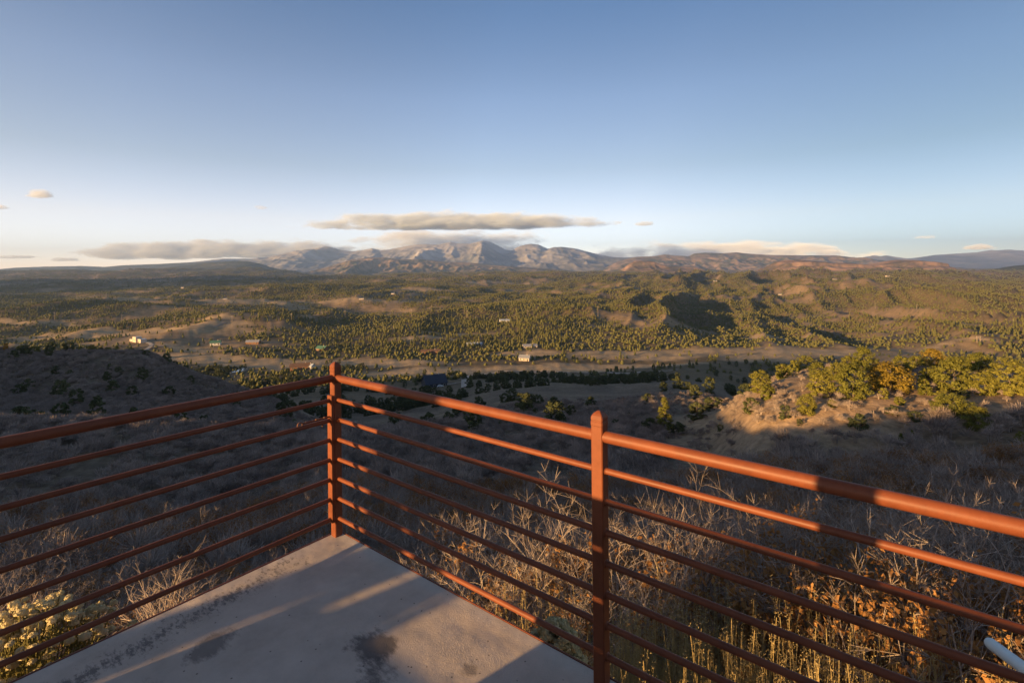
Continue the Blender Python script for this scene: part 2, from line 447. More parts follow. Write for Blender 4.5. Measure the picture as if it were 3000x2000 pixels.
# ------------------------------------------------------------------ terrain sheet
def terrain():
    th = np.concatenate([np.linspace(-180, -56, 40, endpoint=False), np.linspace(-56, 56, 660, endpoint=False), np.linspace(56, 180, 40)])
    th = np.radians(th)
    r = np.concatenate([[0.0, 0.6], np.exp(np.linspace(math.log(1.2), math.log(45000), 470))])
    TH, Rr = np.meshgrid(th, r, indexing='ij')
    X = Rr * np.sin(TH); Y = Rr * np.cos(TH)
    Z = H(X, Y)
    Z[:, :2] = -1.6
    n, m = X.shape
    v = np.stack([X, Y, Z], -1).reshape(-1, 3)
    i, j = np.meshgrid(np.arange(n - 1), np.arange(m - 1), indexing='ij')
    a = (i * m + j).ravel(); b = ((i + 1) * m + j).ravel()
    f = np.stack([a, a + 1, b + 1, b], 1)
    f = f[:, ::-1]
    me = mesh_np('ground', v, f, True)
    # cover: r = open grassland, g = shrub litter, b = distance fade of detail
    Xf, Yf, R = X.ravel(), Y.ravel(), Rr.ravel()
    md = np.where((R > 420) & (Yf > 0), meadow(Xf, np.maximum(Yf, 1)), 0)
    tc = tree_cover(Xf, Yf)
    tan = np.array([0.40, 0.295, 0.18]); soil = np.array([0.22, 0.16, 0.105]); floor = np.array([0.15, 0.115, 0.068])
    litter = np.array([0.135, 0.105, 0.086])
    n1 = (fbm(Xf / 90, Yf / 90, 71, 4) * 0.5 + 0.5)[:, None]
    far = floor * tc[:, None] + (soil * (1 - n1) + tan * 0.8 * n1) * (1 - tc[:, None])
    far = far * (1 - md[:, None]) + (tan * (0.8 + 0.35 * n1)) * md[:, None]
    wn_ = sstep(230, 480, R)[:, None]
    n2 = (fbm(Xf / 22, Yf / 22, 77, 4) * 0.5 + 0.5)[:, None]
    mid = litter * (1 - n2) + np.array([0.22, 0.175, 0.12]) * n2
    kn = (sstep(16, 30, Xf) * sstep(34, 46, Yf) * (1 - sstep(78, 100, Yf)))[:, None]
    dry = np.array([0.40, 0.275, 0.165]) * (0.75 + 0.5 * n2)
    mid = mid * (1 - 0.8 * kn) + dry * 0.8 * kn
    c = mid * (1 - wn_) + far * wn_
    ca = me.color_attributes.new('cover', 'FLOAT_COLOR', 'POINT')
    ca.data.foreach_set('color', np.concatenate([c, np.ones((len(c), 1))], 1).astype(np.float32).ravel())
    m_, nd, lk, b_ = new_mat('hillside earth and dry grass')
    at = nd.new('ShaderNodeAttribute'); at.attribute_name = 'cover'
    nz = noise_node(nd, lk, 0.9, 6, 0.7)
    nz2 = noise_node(nd, lk, 0.06, 6, 0.65)
    r1 = ramp(nd, [(0.25, (0.45, 0.45, 0.45)), (0.75, (1.5, 1.5, 1.5))])
    r2 = ramp(nd, [(0.3, (0.65, 0.67, 0.65)), (0.7, (1.3, 1.25, 1.2))])
    lk.new(nz.outputs['Fac'], r1.inputs[0]); lk.new(nz2.outputs['Fac'], r2.inputs[0])
    mu = nd.new('ShaderNodeMix'); mu.data_type = 'RGBA'; mu.blend_type = 'MULTIPLY'; mu.inputs[0].default_value = 1
    mu2 = nd.new('ShaderNodeMix'); mu2.data_type = 'RGBA'; mu2.blend_type = 'MULTIPLY'; mu2.inputs[0].default_value = 1
    lk.new(at.outputs['Color'], mu.inputs[6]); lk.new(r1.outputs[0], mu.inputs[7])
    lk.new(mu.outputs[2], mu2.inputs[6]); lk.new(r2.outputs[0], mu2.inputs[7])
    lk.new(mu2.outputs[2], b_.inputs['Base Color'])
    b_.inputs['Roughness'].default_value = 0.95; b_.inputs['Specular IOR Level'].default_value = 0.1
    bump(nd, lk, b_, nz.outputs['Fac'], 0.6, 0.4)
    o = link('ground', me, m_)
    tag(o, 'rolling valley ground with tan clearings and a brushy hillside below the deck', kind='structure')
    return o
terrain()

# ------------------------------------------------------------------ far hills and mountains
def rock_mat(name, forest, grass, rock, fscale, seed):
    m, n, l, b = new_mat(name)
    a = noise_node(n, l, fscale, 8, 0.66); c = noise_node(n, l, fscale * 3.7, 6, 0.6)
    r = ramp(n, [(0.38, forest), (0.5, grass), (0.62, rock)])
    ad = n.new('ShaderNodeMath'); ad.operation = 'MULTIPLY_ADD'; ad.inputs[1].default_value = 0.45
    l.new(c.outputs['Fac'], ad.inputs[0])
    s = n.new('ShaderNodeMath'); s.operation = 'MULTIPLY_ADD'; s.inputs[1].default_value = 0.7; s.inputs[2].default_value = -0.07
    l.new(a.outputs['Fac'], s.inputs[0]); l.new(s.outputs[0], ad.inputs[2])
    # steep and high ground is barer
    g = n.new('ShaderNodeNewGeometry'); sx = n.new('ShaderNodeSeparateXYZ'); l.new(g.outputs['Position'], sx.inputs[0])
    mr = n.new('ShaderNodeMapRange'); mr.inputs[1].default_value = 100; mr.inputs[2].default_value = 1400
    mr.inputs[3].default_value = -0.06; mr.inputs[4].default_value = 0.16
    l.new(sx.outputs[2], mr.inputs[0])
    ad2 = n.new('ShaderNodeMath'); l.new(ad.outputs[0], ad2.inputs[0]); l.new(mr.outputs[0], ad2.inputs[1])
    l.new(ad2.outputs[0], r.inputs[0]); l.new(r.outputs[0], b.inputs['Base Color'])
    b.inputs['Roughness'].default_value = 1.0; b.inputs['Specular IOR Level'].default_value = 0.05
    return m

def range_mesh(name, sil, D, front, back, base, seed, mat, label, gully=0.5, scale=1200.0, step=3.0, rows=70, power=1.25, cliff=None, kind='structure', slant=0.0):
    """A range of hills: crest along a silhouette D metres away, spurs and gullies falling towards the plain."""
    sil = np.array(sil, float)
    x0, x1 = sil[0, 0], sil[-1, 0]
    xs = np.arange(x0, x1 + 0.1, step)
    v = np.concatenate([np.linspace(-1, 0, rows), np.linspace(0, 1, 18)[1:]])
    XS, V = np.meshgrid(xs, v, indexing='ij')
    Y = D + np.where(V < 0, V * front, V * back)
    X = xw(XS, D) * (1 + 0.35 * (Y - D) / D)
    warp = 60.0 * fbm(X / (scale * 1.3), Y / (scale * 1.3), seed + 3, 3) * np.minimum(1, np.abs(V) * 2.5) + slant * V
    cx = np.clip(XS + warp, x0, x1)
    cy = np.interp(cx, sil[:, 0], sil[:, 1])
    zc = CAM_Z + (-(cx - 1500) * SR + (792 - cy) * CR) / F_PX * D
    u = 1 - np.abs(V)
    if cliff:
        p = np.where(u > 1 - cliff, 1.0 - 0.12 * (1 - u) / cliff, 0.72 * (u / (1 - cliff)) ** power)
    else:
        p = u ** power
    g = ridged(X / scale, Y / (scale * 1.6), seed, 5, 0.55) - 0.55
    g2 = fbm(X / (scale * 0.45), Y / (scale * 0.45), seed + 9, 5, 0.55)
    w = 4 * p * (1 - p)
    hgt = base + (zc - base) * np.clip(p + gully * g * w * 0.8 + 0.09 * gully * g2 * (w + 0.06), -0.02, 1.2)
    ends = sstep(x0, x0 + 25, XS) * (1 - sstep(x1 - 25, x1, XS))
    if name != 'mountains': hgt = base + (hgt - base) * np.maximum(ends, 0.02)
    n, m = X.shape
    vv = np.stack([X, Y, hgt], -1).reshape(-1, 3)
    i, j = np.meshgrid(np.arange(n - 1), np.arange(m - 1), indexing='ij')
    a = (i * m + j).ravel(); b = ((i + 1) * m + j).ravel()
    f = np.stack([a, b, b + 1, a + 1], 1)
    o = link(name, mesh_np(name, vv, f, True), mat)
    return tag(o, label, kind=kind)

mt_far = rock_mat('bare alpine rock and spruce', (0.12, 0.13, 0.135), (0.255, 0.24, 0.225), (0.44, 0.41, 0.385), 0.00045, 1)
mt_hill = rock_mat('scrubby red foothills', (0.075, 0.08, 0.05), (0.25, 0.18, 0.12), (0.40, 0.28, 0.19), 0.0016, 2)
mt_mesa = rock_mat('red mesa rock and scrub', (0.13, 0.10, 0.06), (0.34, 0.21, 0.13), (0.50, 0.34, 0.23), 0.0022, 4)
mt_wood = rock_mat('wooded hills', (0.05, 0.056, 0.04), (0.075, 0.078, 0.05), (0.20, 0.155, 0.10), 0.002, 3)

MAIN = [(380, 800), (500, 780), (561, 768), (655, 757), (740, 758), (778, 754), (829, 744), (893, 733), (925, 728), (951, 722), (968, 723), (998, 732),
        (1032, 736), (1061, 733), (1091, 727), (1113, 733), (1138, 731), (1176, 724), (1219, 716), (1253, 715), (1283, 717), (1321, 709), (1342, 713),
        (1380, 713), (1402, 708), (1414, 704), (1436, 708), (1461, 720), (1482, 732), (1499, 734), (1521, 722), (1546, 716), (1557, 714), (1580, 717),
        (1606, 729), (1623, 724), (1648, 723), (1687, 728), (1721, 737), (1759, 746), (1793, 753), (1830, 755), (1872, 752), (1930, 756), (2000, 775), (2060, 800)]
range_mesh('mountains', MAIN, 21000, 7500, 3500, -120, 101, mt_far, 'grey alpine massif with bare summits on the horizon', gully=0.6, scale=2100, rows=110, power=1.15)
RIGHT = [(1740, 800), (1800, 770), (1840, 758), (1872, 752), (1914, 751), (1949, 745), (1975, 748), (2018, 751), (2033, 743), (2063, 740), (2121, 742), (2159, 739),
         (2190, 743), (2259, 747), (2350, 748), (2449, 748), (2498, 754), (2552, 760), (2614, 766), (2700, 780), (2790, 800)]
range_mesh('hills', RIGHT, 15500, 4200, 2500, -120, 131, mt_hill, 'long brown plateau with wooded gullies right of the massif', gully=0.8, scale=1100, rows=80)
FOOT = [(900, 800), (968, 783), (1028, 763), (1079, 755), (1125, 754), (1176, 760), (1240, 760), (1304, 767), (1376, 769), (1453, 777), (1495, 780), (1560, 784), (1640, 790), (1740, 800)]
range_mesh('hills', FOOT, 13500, 3600, 2500, -100, 151, mt_hill, 'brown scrub foothills in front of the massif', gully=0.95, scale=800, rows=80)
LEFTP = [(-900, 800), (-500, 795), (-200, 791), (0, 788), (47, 784), (128, 781), (238, 779), (306, 782), (361, 777), (468, 773), (561, 768), (640, 768), (740, 772), (800, 780), (900, 797)]
range_mesh('hills', LEFTP, 16000, 3500, 3000, -80, 171, mt_wood, 'low blue plateau along the left horizon', gully=0.3, scale=1500, rows=50)
HUMP = [(330, 803), (430, 790), (520, 780), (600, 771), (638, 767), (689, 764), (731, 766), (760, 772), (791, 782), (850, 795), (900, 803)]
range_mesh('hills', HUMP, 11500, 2200, 1500, -40, 181, mt_wood, 'dark wooded hump below the left end of the massif', gully=0.4, scale=900, rows=50)
BUTTE = [(1790, 805), (1819, 791), (1845, 772), (1861, 764), (1885, 764), (1907, 765), (1930, 774), (1968, 780), (2025, 782), (2063, 795), (2110, 806)]
range_mesh('hills', BUTTE, 9400, 1500, 1200, -90, 191, mt_mesa, 'small flat topped butte with a pale bluff', gully=0.4, scale=420, rows=60, cliff=0.22)
MESA = [(2170, 806), (2225, 793), (2270, 767), (2304, 762), (2341, 761), (2399, 766), (2440, 770), (2490, 770), (2532, 775), (2573, 769), (2600, 764), (2627, 761), (2689, 762),
        (2720, 766), (2735, 768), (2739, 780), (2752, 788), (2775, 797), (2810, 806)]
range_mesh('hills', MESA, 7600, 1500, 1400, -110, 201, mt_mesa, 'red mesa ending in a dark cliff on the right', gully=0.55, scale=520, rows=70, cliff=0.2)
FARR = [(2480, 775), (2505, 760), (2532, 753), (2562, 748), (2580, 751), (2598, 748), (2631, 754), (2656, 757), (2677, 756), (2739, 747), (2801, 743), (2863, 739), (2905, 732), (2917, 734), (2954, 731), (3000, 734), (3200, 738), (3500, 760), (3800, 790)]
range_mesh('mountains', FARR, 24000, 6000, 2500, -150, 211, mt_far, 'faint pale range at the far right edge', gully=0.3, scale=2500, rows=60)
NEARR = [(2800, 812), (2876, 798), (2930, 785), (2967, 779), (3000, 776), (3100, 772), (3300, 776), (3600, 800)]
range_mesh('hills', NEARR, 7200, 1500, 1200, -120, 221, mt_wood, 'wooded hill with a pale bluff at the right edge', gully=0.4, scale=520, rows=50, cliff=0.12)

def shade_ridge():  # unseen ridge added to cast shade over the far left plain
    a = np.linspace(-1, 1, 60); b = np.linspace(-1, 1, 40)
    A, B = np.meshgrid(a, b, indexing='ij')
    X = -7200 + B * 1700 + 300 * np.sin(A * 3); Y = 500 + A * 3600
    Z = -120 + 1000 * np.clip(1 - np.abs(B) ** 1.3, 0, 1) * np.clip(1 - np.abs(A) ** 4, 0, 1) * (0.85 + 0.3 * fbm(X / 900, Y / 900, 301, 4))
    n, m_ = X.shape; i, j = np.meshgrid(np.arange(n - 1), np.arange(m_ - 1), indexing='ij')
    q = (i * m_ + j).ravel(); r = ((i + 1) * m_ + j).ravel()
    tag(link('hills', mesh_np('hills', np.stack([X, Y, Z], -1).reshape(-1, 3), np.stack([q, r, r + 1, q + 1], 1), True), mt_wood), 'unseen ridge added in the west to shade the far left plain', kind='structure')
shade_ridge()

# ------------------------------------------------------------------ haze
HZ = MB(); HZ.box((1000, 12400, 530), (56000, 29600, 1800))
hm = bpy.data.materials.new('valley haze'); hm.use_nodes = True
hn, hl = hm.node_tree.nodes, hm.node_tree.links
hn.remove(hn['Principled BSDF'])
pv = hn.new('ShaderNodeVolumePrincipled')
pv.inputs['Color'].default_value = (0.48, 0.68, 1.0, 1)
pv.inputs['Density'].default_value = 3.3e-5
pv.inputs['Anisotropy'].default_value = 0.35
hl.new(pv.outputs[0], hn['Material Output'].inputs['Volume'])
tag(HZ.build('haze', hm), kind='stuff')

# ------------------------------------------------------------------ deck
CX, CY = -1.152, 3.264
RX, RY = 0.786, -0.618            # direction of the right hand railing (away from the corner)
LX, LY = -0.618, -0.786           # direction of the left hand railing
def P(u, t, z=0.0):
    return (CX + RX * u + LX * t, CY + RY * u + LY * t, z)

def concrete_mat():
    m, n, l, b = new_mat('swirl finished concrete')
    tc = n.new('ShaderNodeTexCoord')
    mp = n.new('ShaderNodeMapping'); l.new(tc.outputs['Object'], mp.inputs['Vector'])
    # warped co-ordinates for the trowel arcs
    wz = n.new('ShaderNodeTexNoise'); wz.inputs['Scale'].default_value = 1.3; wz.inputs['Detail'].default_value = 2
    l.new(mp.outputs[0], wz.inputs['Vector'])
    vor = n.new('ShaderNodeTexVoronoi'); vor.inputs['Scale'].default_value = 1.7; vor.inputs['Randomness'].default_value = 1
    l.new(mp.outputs[0], vor.inputs['Vector'])
    off = n.new('ShaderNodeVectorMath'); off.operation = 'SUBTRACT'
    l.new(mp.outputs[0], off.inputs[0]); l.new(vor.outputs['Position'], off.inputs[1])
    ln = n.new('ShaderNodeVectorMath'); ln.operation = 'LENGTH'
    ad = n.new('ShaderNodeVectorMath'); ad.operation = 'MULTIPLY_ADD'
    ad.inputs[1].default_value = (0.55, 0.55, 0.0)
    l.new(wz.outputs['Color'], ad.inputs[0]); l.new(off.outputs[0], ad.inputs[2])
    l.new(ad.outputs[0], ln.inputs[0])
    fine = n.new('ShaderNodeTexNoise'); fine.inputs['Scale'].default_value = 48; fine.inputs['Detail'].default_value = 5
    fine.inputs['Roughness'].default_value = 0.7
    l.new(mp.outputs[0], fine.inputs['Vector'])
    ml = n.new('ShaderNodeMath'); ml.operation = 'MULTIPLY_ADD'; ml.inputs[1].default_value = 520
    l.new(ln.outputs['Value'], ml.inputs[0])
    fz = n.new('ShaderNodeMath'); fz.operation = 'MULTIPLY'; fz.inputs[1].default_value = 30
    l.new(fine.outputs['Fac'], fz.inputs[0]); l.new(fz.outputs[0], ml.inputs[2])
    sn = n.new('ShaderNodeMath'); sn.operation = 'SINE'; l.new(ml.outputs[0], sn.inputs[0])
    # patchiness of the combing
    pt = n.new('ShaderNodeTexNoise'); pt.inputs['Scale'].default_value = 3.1; pt.inputs['Detail'].default_value = 4
    l.new(mp.outputs[0], pt.inputs['Vector'])
    hm_ = n.new('ShaderNodeMath'); hm_.operation = 'MULTIPLY'; l.new(sn.outputs[0], hm_.inputs[0])
    pr = n.new('ShaderNodeMapRange'); pr.inputs[1].default_value = 0.35; pr.inputs[2].default_value = 0.65; pr.inputs[3].default_value = 0.02; pr.inputs[4].default_value = 0.22
    l.new(pt.outputs['Fac'], pr.inputs[0]); l.new(pr.outputs[0], hm_.inputs[1])
    hs = n.new('ShaderNodeMath'); hs.operation = 'MULTIPLY_ADD'; hs.inputs[1].default_value = 0.9
    l.new(fine.outputs['Fac'], hs.inputs[0]); l.new(hm_.outputs[0], hs.inputs[2])
    # broad unevenness of the slab
    un = n.new('ShaderNodeTexNoise'); un.inputs['Scale'].default_value = 2.4; un.inputs['Detail'].default_value = 3
    l.new(mp.outputs[0], un.inputs['Vector'])
    b1 = n.new('ShaderNodeBump'); b1.inputs['Strength'].default_value = 1.0; b1.inputs['Distance'].default_value = 0.030
    l.new(un.outputs['Fac'], b1.inputs['Height'])
    b2 = n.new('ShaderNodeBump'); b2.inputs['Strength'].default_value = 1.0; b2.inputs['Distance'].default_value = 0.0019
    l.new(hs.outputs[0], b2.inputs['Height']); l.new(b1.outputs[0], b2.inputs['Normal'])
    l.new(b2.outputs[0], b.inputs['Normal'])
    # colour
    base = n.new('ShaderNodeTexNoise'); base.inputs['Scale'].default_value = 4.5; base.inputs['Detail'].default_value = 8; base.inputs['Roughness'].default_value = 0.65
    l.new(mp.outputs[0], base.inputs['Vector'])
    br = ramp(n, [(0.3, (0.40, 0.335, 0.285)), (0.55, (0.50, 0.42, 0.36)), (0.75, (0.57, 0.49, 0.425))])
    l.new(base.outputs['Fac'], br.inputs[0])
    def mixer(col, fac):
        x = n.new('ShaderNodeMix'); x.data_type = 'RGBA'
        l.new(fac, x.inputs[0]); l.new(col, x.inputs[6]); return x
    # dark weathered stains: one drift along the left edge, one worn patch near the front
    ragged = n.new('ShaderNodeTexNoise'); ragged.inputs['Scale'].default_value = 26; ragged.inputs['Detail'].default_value = 6; ragged.inputs['Roughness'].default_value = 0.75
    sc = n.new('ShaderNodeVectorMath'); sc.operation = 'MULTIPLY'; sc.inputs[1].default_value = (0.9, 1.7, 1)
    l.new(mp.outputs[0], sc.inputs[0]); l.new(sc.outputs[0], ragged.inputs['Vector'])
    blob = n.new('ShaderNodeTexNoise'); blob.inputs['Scale'].default_value = 4.0; blob.inputs['Detail'].default_value = 3
    l.new(mp.outputs[0], blob.inputs['Vector'])
    sep = n.new('ShaderNodeSeparateXYZ'); l.new(mp.outputs[0], sep.inputs[0])
    def math_(op, a, b_, c=None):
        k = n.new('ShaderNodeMath'); k.operation = op
        for i_, s_ in enumerate((a, b_, c)):
            if s_ is None: continue
            if isinstance(s_, (int, float)): k.inputs[i_].default_value = s_
            else: l.new(s_, k.inputs[i_])
        return k.outputs[0]
    # distance inside the left edge (object x axis runs along the right railing, y along the left one)
    du = math_('ABSOLUTE', math_('SUBTRACT', math_('MULTIPLY_ADD', sep.outputs[1], -0.09, sep.outputs[0]), 0.045), 0)
    drift = math_('MULTIPLY_ADD', du, -4.2, 0.66)
    drift = math_('MINIMUM', drift, math_('MULTIPLY_ADD', sep.outputs[1], 1.1, 0.0))
    drift = math_('MULTIPLY_ADD', math_('SUBTRACT', blob.outputs['Fac'], 0.5), 1.1, drift)
    drift = math_('MULTIPLY_ADD', math_('SUBTRACT', ragged.outputs['Fac'], 0.5), 2.6, drift)
    dr = n.new('ShaderNodeMapRange'); dr.inputs[1].default_value = 0.42; dr.inputs[2].default_value = 0.75; dr.inputs[4].default_value = 0.75
    l.new(drift, dr.inputs[0])
    x1 = mixer(br.outputs[0], dr.outputs[0]); x1.inputs[7].default_value = (0.085, 0.078, 0.08, 1)
    def patch(pu, pt_, ru, rt, amt, last):
        a_ = math_('DIVIDE', math_('SUBTRACT', sep.outputs[0], pu), ru); c_ = math_('DIVIDE', math_('SUBTRACT', sep.outputs[1], pt_), rt)
        d_ = math_('SQRT', math_('ADD', math_('MULTIPLY', a_, a_), math_('MULTIPLY', c_, c_)), 0)
        e_ = math_('MULTIPLY_ADD', math_('SUBTRACT', blob.outputs['Fac'], 0.5), 3.0, math_('SUBTRACT', 1.0, d_))
        e_ = math_('MULTIPLY_ADD', math_('SUBTRACT', ragged.outputs['Fac'], 0.5), 1.6, e_)
        k = n.new('ShaderNodeMapRange'); k.inputs[1].default_value = 0.1; k.inputs[2].default_value = 0.55; k.inputs[4].default_value = amt
        l.new(e_, k.inputs[0])
        x = mixer(last, k.outputs[0]); x.inputs[7].default_value = (0.1, 0.086, 0.082, 1)
        return x.outputs[2]
    cur = patch(1.0, 0.45, 0.13, 0.14, 0.85, x1.outputs[2])
    cur = patch(1.12, 0.55, 0.12, 0.12, 0.8, cur)
    cur = patch(1.44, 0.29, 0.05, 0.05, 0.6, cur)
    cur = patch(0.41, 0.91, 0.09, 0.1, 0.65, cur)
    cur = patch(0.5, 1.25, 0.2, 0.12, 0.5, cur)
    # small pits and pebbles
    v2 = n.new('ShaderNodeTexVoronoi'); v2.inputs['Scale'].default_value = 17; l.new(mp.outputs[0], v2.inputs['Vector'])
    pk = n.new('ShaderNodeMapRange'); pk.inputs[1].default_value = 0.055; pk.inputs[2].default_value = 0.085; pk.inputs[3].default_value = 0.8; pk.inputs[4].default_value = 0.0
    l.new(v2.outputs['Distance'], pk.inputs[0])
    x3 = mixer(cur, pk.outputs[0]); x3.inputs[7].default_value = (0.06, 0.05, 0.045, 1)
    l.new(x3.outputs[2], b.inputs['Base Color'])
    b.inputs['Roughness'].default_value = 0.85; b.inputs['Specular IOR Level'].default_value = 0.3
    return m

def paint_mat():
    m, n, l, b = new_mat('oxide red gloss paint')
    a = noise_node(n, l, 7, 8, 0.72)
    r = ramp(n, [(0.28, (0.115, 0.033, 0.014)), (0.5, (0.165, 0.047, 0.019)), (0.75, (0.215, 0.064, 0.026))])
    l.new(a.outputs['Fac'], r.inputs[0])
    # chips and dust
    c = noise_node(n, l, 85, 5, 0.6)
    k = n.new('ShaderNodeMapRange'); k.inputs[1].default_value = 0.66; k.inputs[2].default_value = 0.74; k.inputs[4].default_value = 0.55
    l.new(c.outputs['Fac'], k.inputs[0])
    x = n.new('ShaderNodeMix'); x.data_type = 'RGBA'; l.new(k.outputs[0], x.inputs[0]); l.new(r.outputs[0], x.inputs[6]); x.inputs[7].default_value = (0.08, 0.03, 0.02, 1)
    l.new(x.outputs[2], b.inputs['Base Color'])
    rr = n.new('ShaderNodeMapRange'); rr.inputs[3].default_value = 0.36; rr.inputs[4].default_value = 0.68
    l.new(a.outputs['Fac'], rr.inputs[0]); l.new(rr.outputs[0], b.inputs['Roughness'])
    b.inputs['Specular IOR Level'].default_value = 0.3
    d = noise_node(n, l, 55, 4, 0.6)
    bump(n, l, b, d.outputs['Fac'], 0.12, 0.002)
    return m
M['concrete'] = concrete_mat()
M['paint'] = paint_mat()
M['rust'] = plain('rusty steel', (0.2, 0.085, 0.045), 0.6, 0.4, 60, 0.3)

def deck():
    ang = math.atan2(RY, RX)
    # local x along the right railing, local y along the left one (left handed in plan, so y is mirrored by the basis below)
    e = 0.034
    mb = MB()
    n = 24
    us = np.concatenate([[-e], np.linspace(0.0, 4.6, n)]); ts = np.concatenate([[-e], np.linspace(0.0, 2.75, n)])
    U, T = np.meshgrid(us, ts, indexing='ij')
    v = []
    for z in (0.0, -0.2):
        for i in range(len(us)):
            for j in range(len(ts)):
                v.append((U[i, j], T[i, j], z))
    m = len(ts); k = len(us) * m
    q = []
    for i in range(len(us) - 1):
        for j in range(m - 1):
            a, b = i * m + j, (i + 1) * m + j
            q.append([a, a + 1, b + 1, b]); q.append([k + a, k + b, k + b + 1, k + a + 1])
    for i in range(len(us) - 1):
        a, b = i * m, (i + 1) * m
        q.append([a, b, k + b, k + a]); a += m - 1; b += m - 1; q.append([b, a, k + a, k + b])
    for j in range(m - 1):
        q.append([j + 1, j, k + j, k + j + 1]); a = (len(us) - 1) * m + j
        q.append([a, a + 1, k + a + 1, k + a])
    mb.quads(v, q)
    o = mb.build('concrete_deck', M['concrete'])
    o.matrix_world = Matrix(((RX, LX, 0, CX), (RY, LY, 0, CY), (0, 0, 1, 0), (0, 0, 0, 1)))
    tag(o, 'weathered concrete viewing deck with dark stains inside the red railing', kind='structure')
    for pts in (((-e - 0.007, -e - 0.010), (4.6, -e - 0.003)), ((-e - 0.010, -e - 0.010), (-e - 0.003, 2.75))):
        (u0, t0), (u1, t1) = pts
        b = MB(); b.box(((u0 + u1) / 2, (t0 + t1) / 2, -0.1), (abs(u1 - u0), abs(t1 - t0), 0.206))
        b.build('steel_edging', M['paint'], o)
    for u, t in ((0.35, 0.35), (4.2, 0.35), (4.2, 2.3), (0.35, 2.3), (2.3, 0.35)):
        b = MB(); b.box((u, t, -1.2), (0.28, 0.28, 1.99)); b.build('pier', M['concrete'], o)
    return o
deck()

# ------------------------------------------------------------------ railing
rail_root = empty('metal_railing', P(0, 0), 'dark red painted pipe railing with domed square posts around the concrete deck', 'railing')
def rp(u, t, z):
    x, y, zz = P(u, t, z); return (x - CX, y - CY, zz)
ANG = math.atan2(RY, RX)
def square_post(u, t, mat):
    mb = MB(); w = 0.0262; ch = 0.004
    prof = [(-w + ch, -w), (w - ch, -w), (w, -w + ch), (w, w - ch), (w - ch, w), (-w + ch, w), (-w, w - ch), (-w, -w + ch)]
    bx, by, _ = rp(u, t, 0)
    zs = [0.0, 1.0, 1.062]
    v = []
    for z in zs:
        for a, b in prof:
            v.append((bx + RX * a + LX * b, by + RY * a + LY * b, z))
    q = []
    for i in range(len(zs) - 1):
        for k in range(8):
            q.append([i * 8 + k, i * 8 + (k + 1) % 8, (i + 1) * 8 + (k + 1) % 8, (i + 1) * 8 + k])
    mb.quads(v, q)
    o = mb.build('post', mat, rail_root)
    # welded cap: a thin seam, a short skirt, then a rounded pyramid
    cb = MB(); v = []; steps = [(1.0624, 0.97), (1.0634, 1.05), (1.079, 1.05), (1.0805, 1.0), (1.086, 1.0), (1.0875, 1.045), (1.096, 1.03), (1.104, 0.90), (1.112, 0.68), (1.118, 0.42), (1.1215, 0.18), (1.1225, 0.02)]
    for z, s in steps:
        for a, b in prof:
            v.append((bx + (RX * a + LX * b) * s, by + (RY * a + LY * b) * s, z))
    q = []
    for i in range(len(steps) - 1):
        for k in range(8):
            q.append([i * 8 + k, i * 8 + (k + 1) % 8, (i + 1) * 8 + (k + 1) % 8, (i + 1) * 8 + k])
    cb.quads(v, q)
    cb.build('cap', mat, o)
    # weld bead round the foot
    fb = MB(); fb.tube([(bx, by, -0.001), (bx, by, 0.006)], [0.041, 0.034], 4, True)
    return o
BAY = 1.917
RAIL_Z = [0.879 - 0.127 * k for k in range(7)]
HAND_Z = 1.018
for u, t in ((0, 0), (BAY, 0), (2 * BAY, 0), (0, BAY)):
    square_post(u, t, M['paint'])
def pipe(name, a, b, r, sides, sag=0.0):
    mb = MB(); n = 9
    a = np.array(a); b = np.array(b)
    pts = [a + (b - a) * k / (n - 1) + np.array([0, 0, -sag * math.sin(math.pi * k / (n - 1))]) for k in range(n)]
    mb.tube(pts, r, sides)
    return mb.build(name, M['paint'], rail_root, True)
HW = 0.0262
for i in range(2):
    u0, u1 = i * BAY + HW - 0.002, (i + 1) * BAY - HW + 0.002
    pipe('handrail', rp(u0, 0, HAND_Z), rp(u1, 0, HAND_Z), 0.0241, 24)
    for k, z in enumerate(RAIL_Z):
        o = pipe('rail', rp(u0, 0, z), rp(u1, 0, z), 0.0133, 16, rnd.uniform(0, 0.002))
        for uu in (u0, u1):
            wb = MB(); s = 1 if uu == u0 else -1
            wb.tube([rp(uu + s * 0.0022, 0, z), rp(uu + s * 0.0075, 0, z)], [0.0185, 0.0142], 12)
            wb.build('weld_collar', M['paint'], o, True)
    if i == 1: break
    t0, t1 = i * BAY + HW - 0.002, (i + 1) * BAY - HW + 0.002
    pipe('handrail', rp(0, t0, HAND_Z), rp(0, t1, HAND_Z), 0.0241, 24)
    for k, z in enumerate(RAIL_Z):
        tt = t0 + (0.012 if i == 0 else 0)
        o = pipe('rail', rp(0, tt, z), rp(0, t1, z), 0.0133, 16, rnd.uniform(0, 0.002))
        if k == 1 and i == 0: bolt_rail = o
# flat bar that carries the left hand panel
mb = MB()
bx, by, _ = rp(0, HW + 0.010, 0)
mb.box((bx, by, 0.506), (0.047, 0.0185, 0.812), math.atan2(RY, RX))
mb.build('mounting_bar', M['paint'], rail_root)
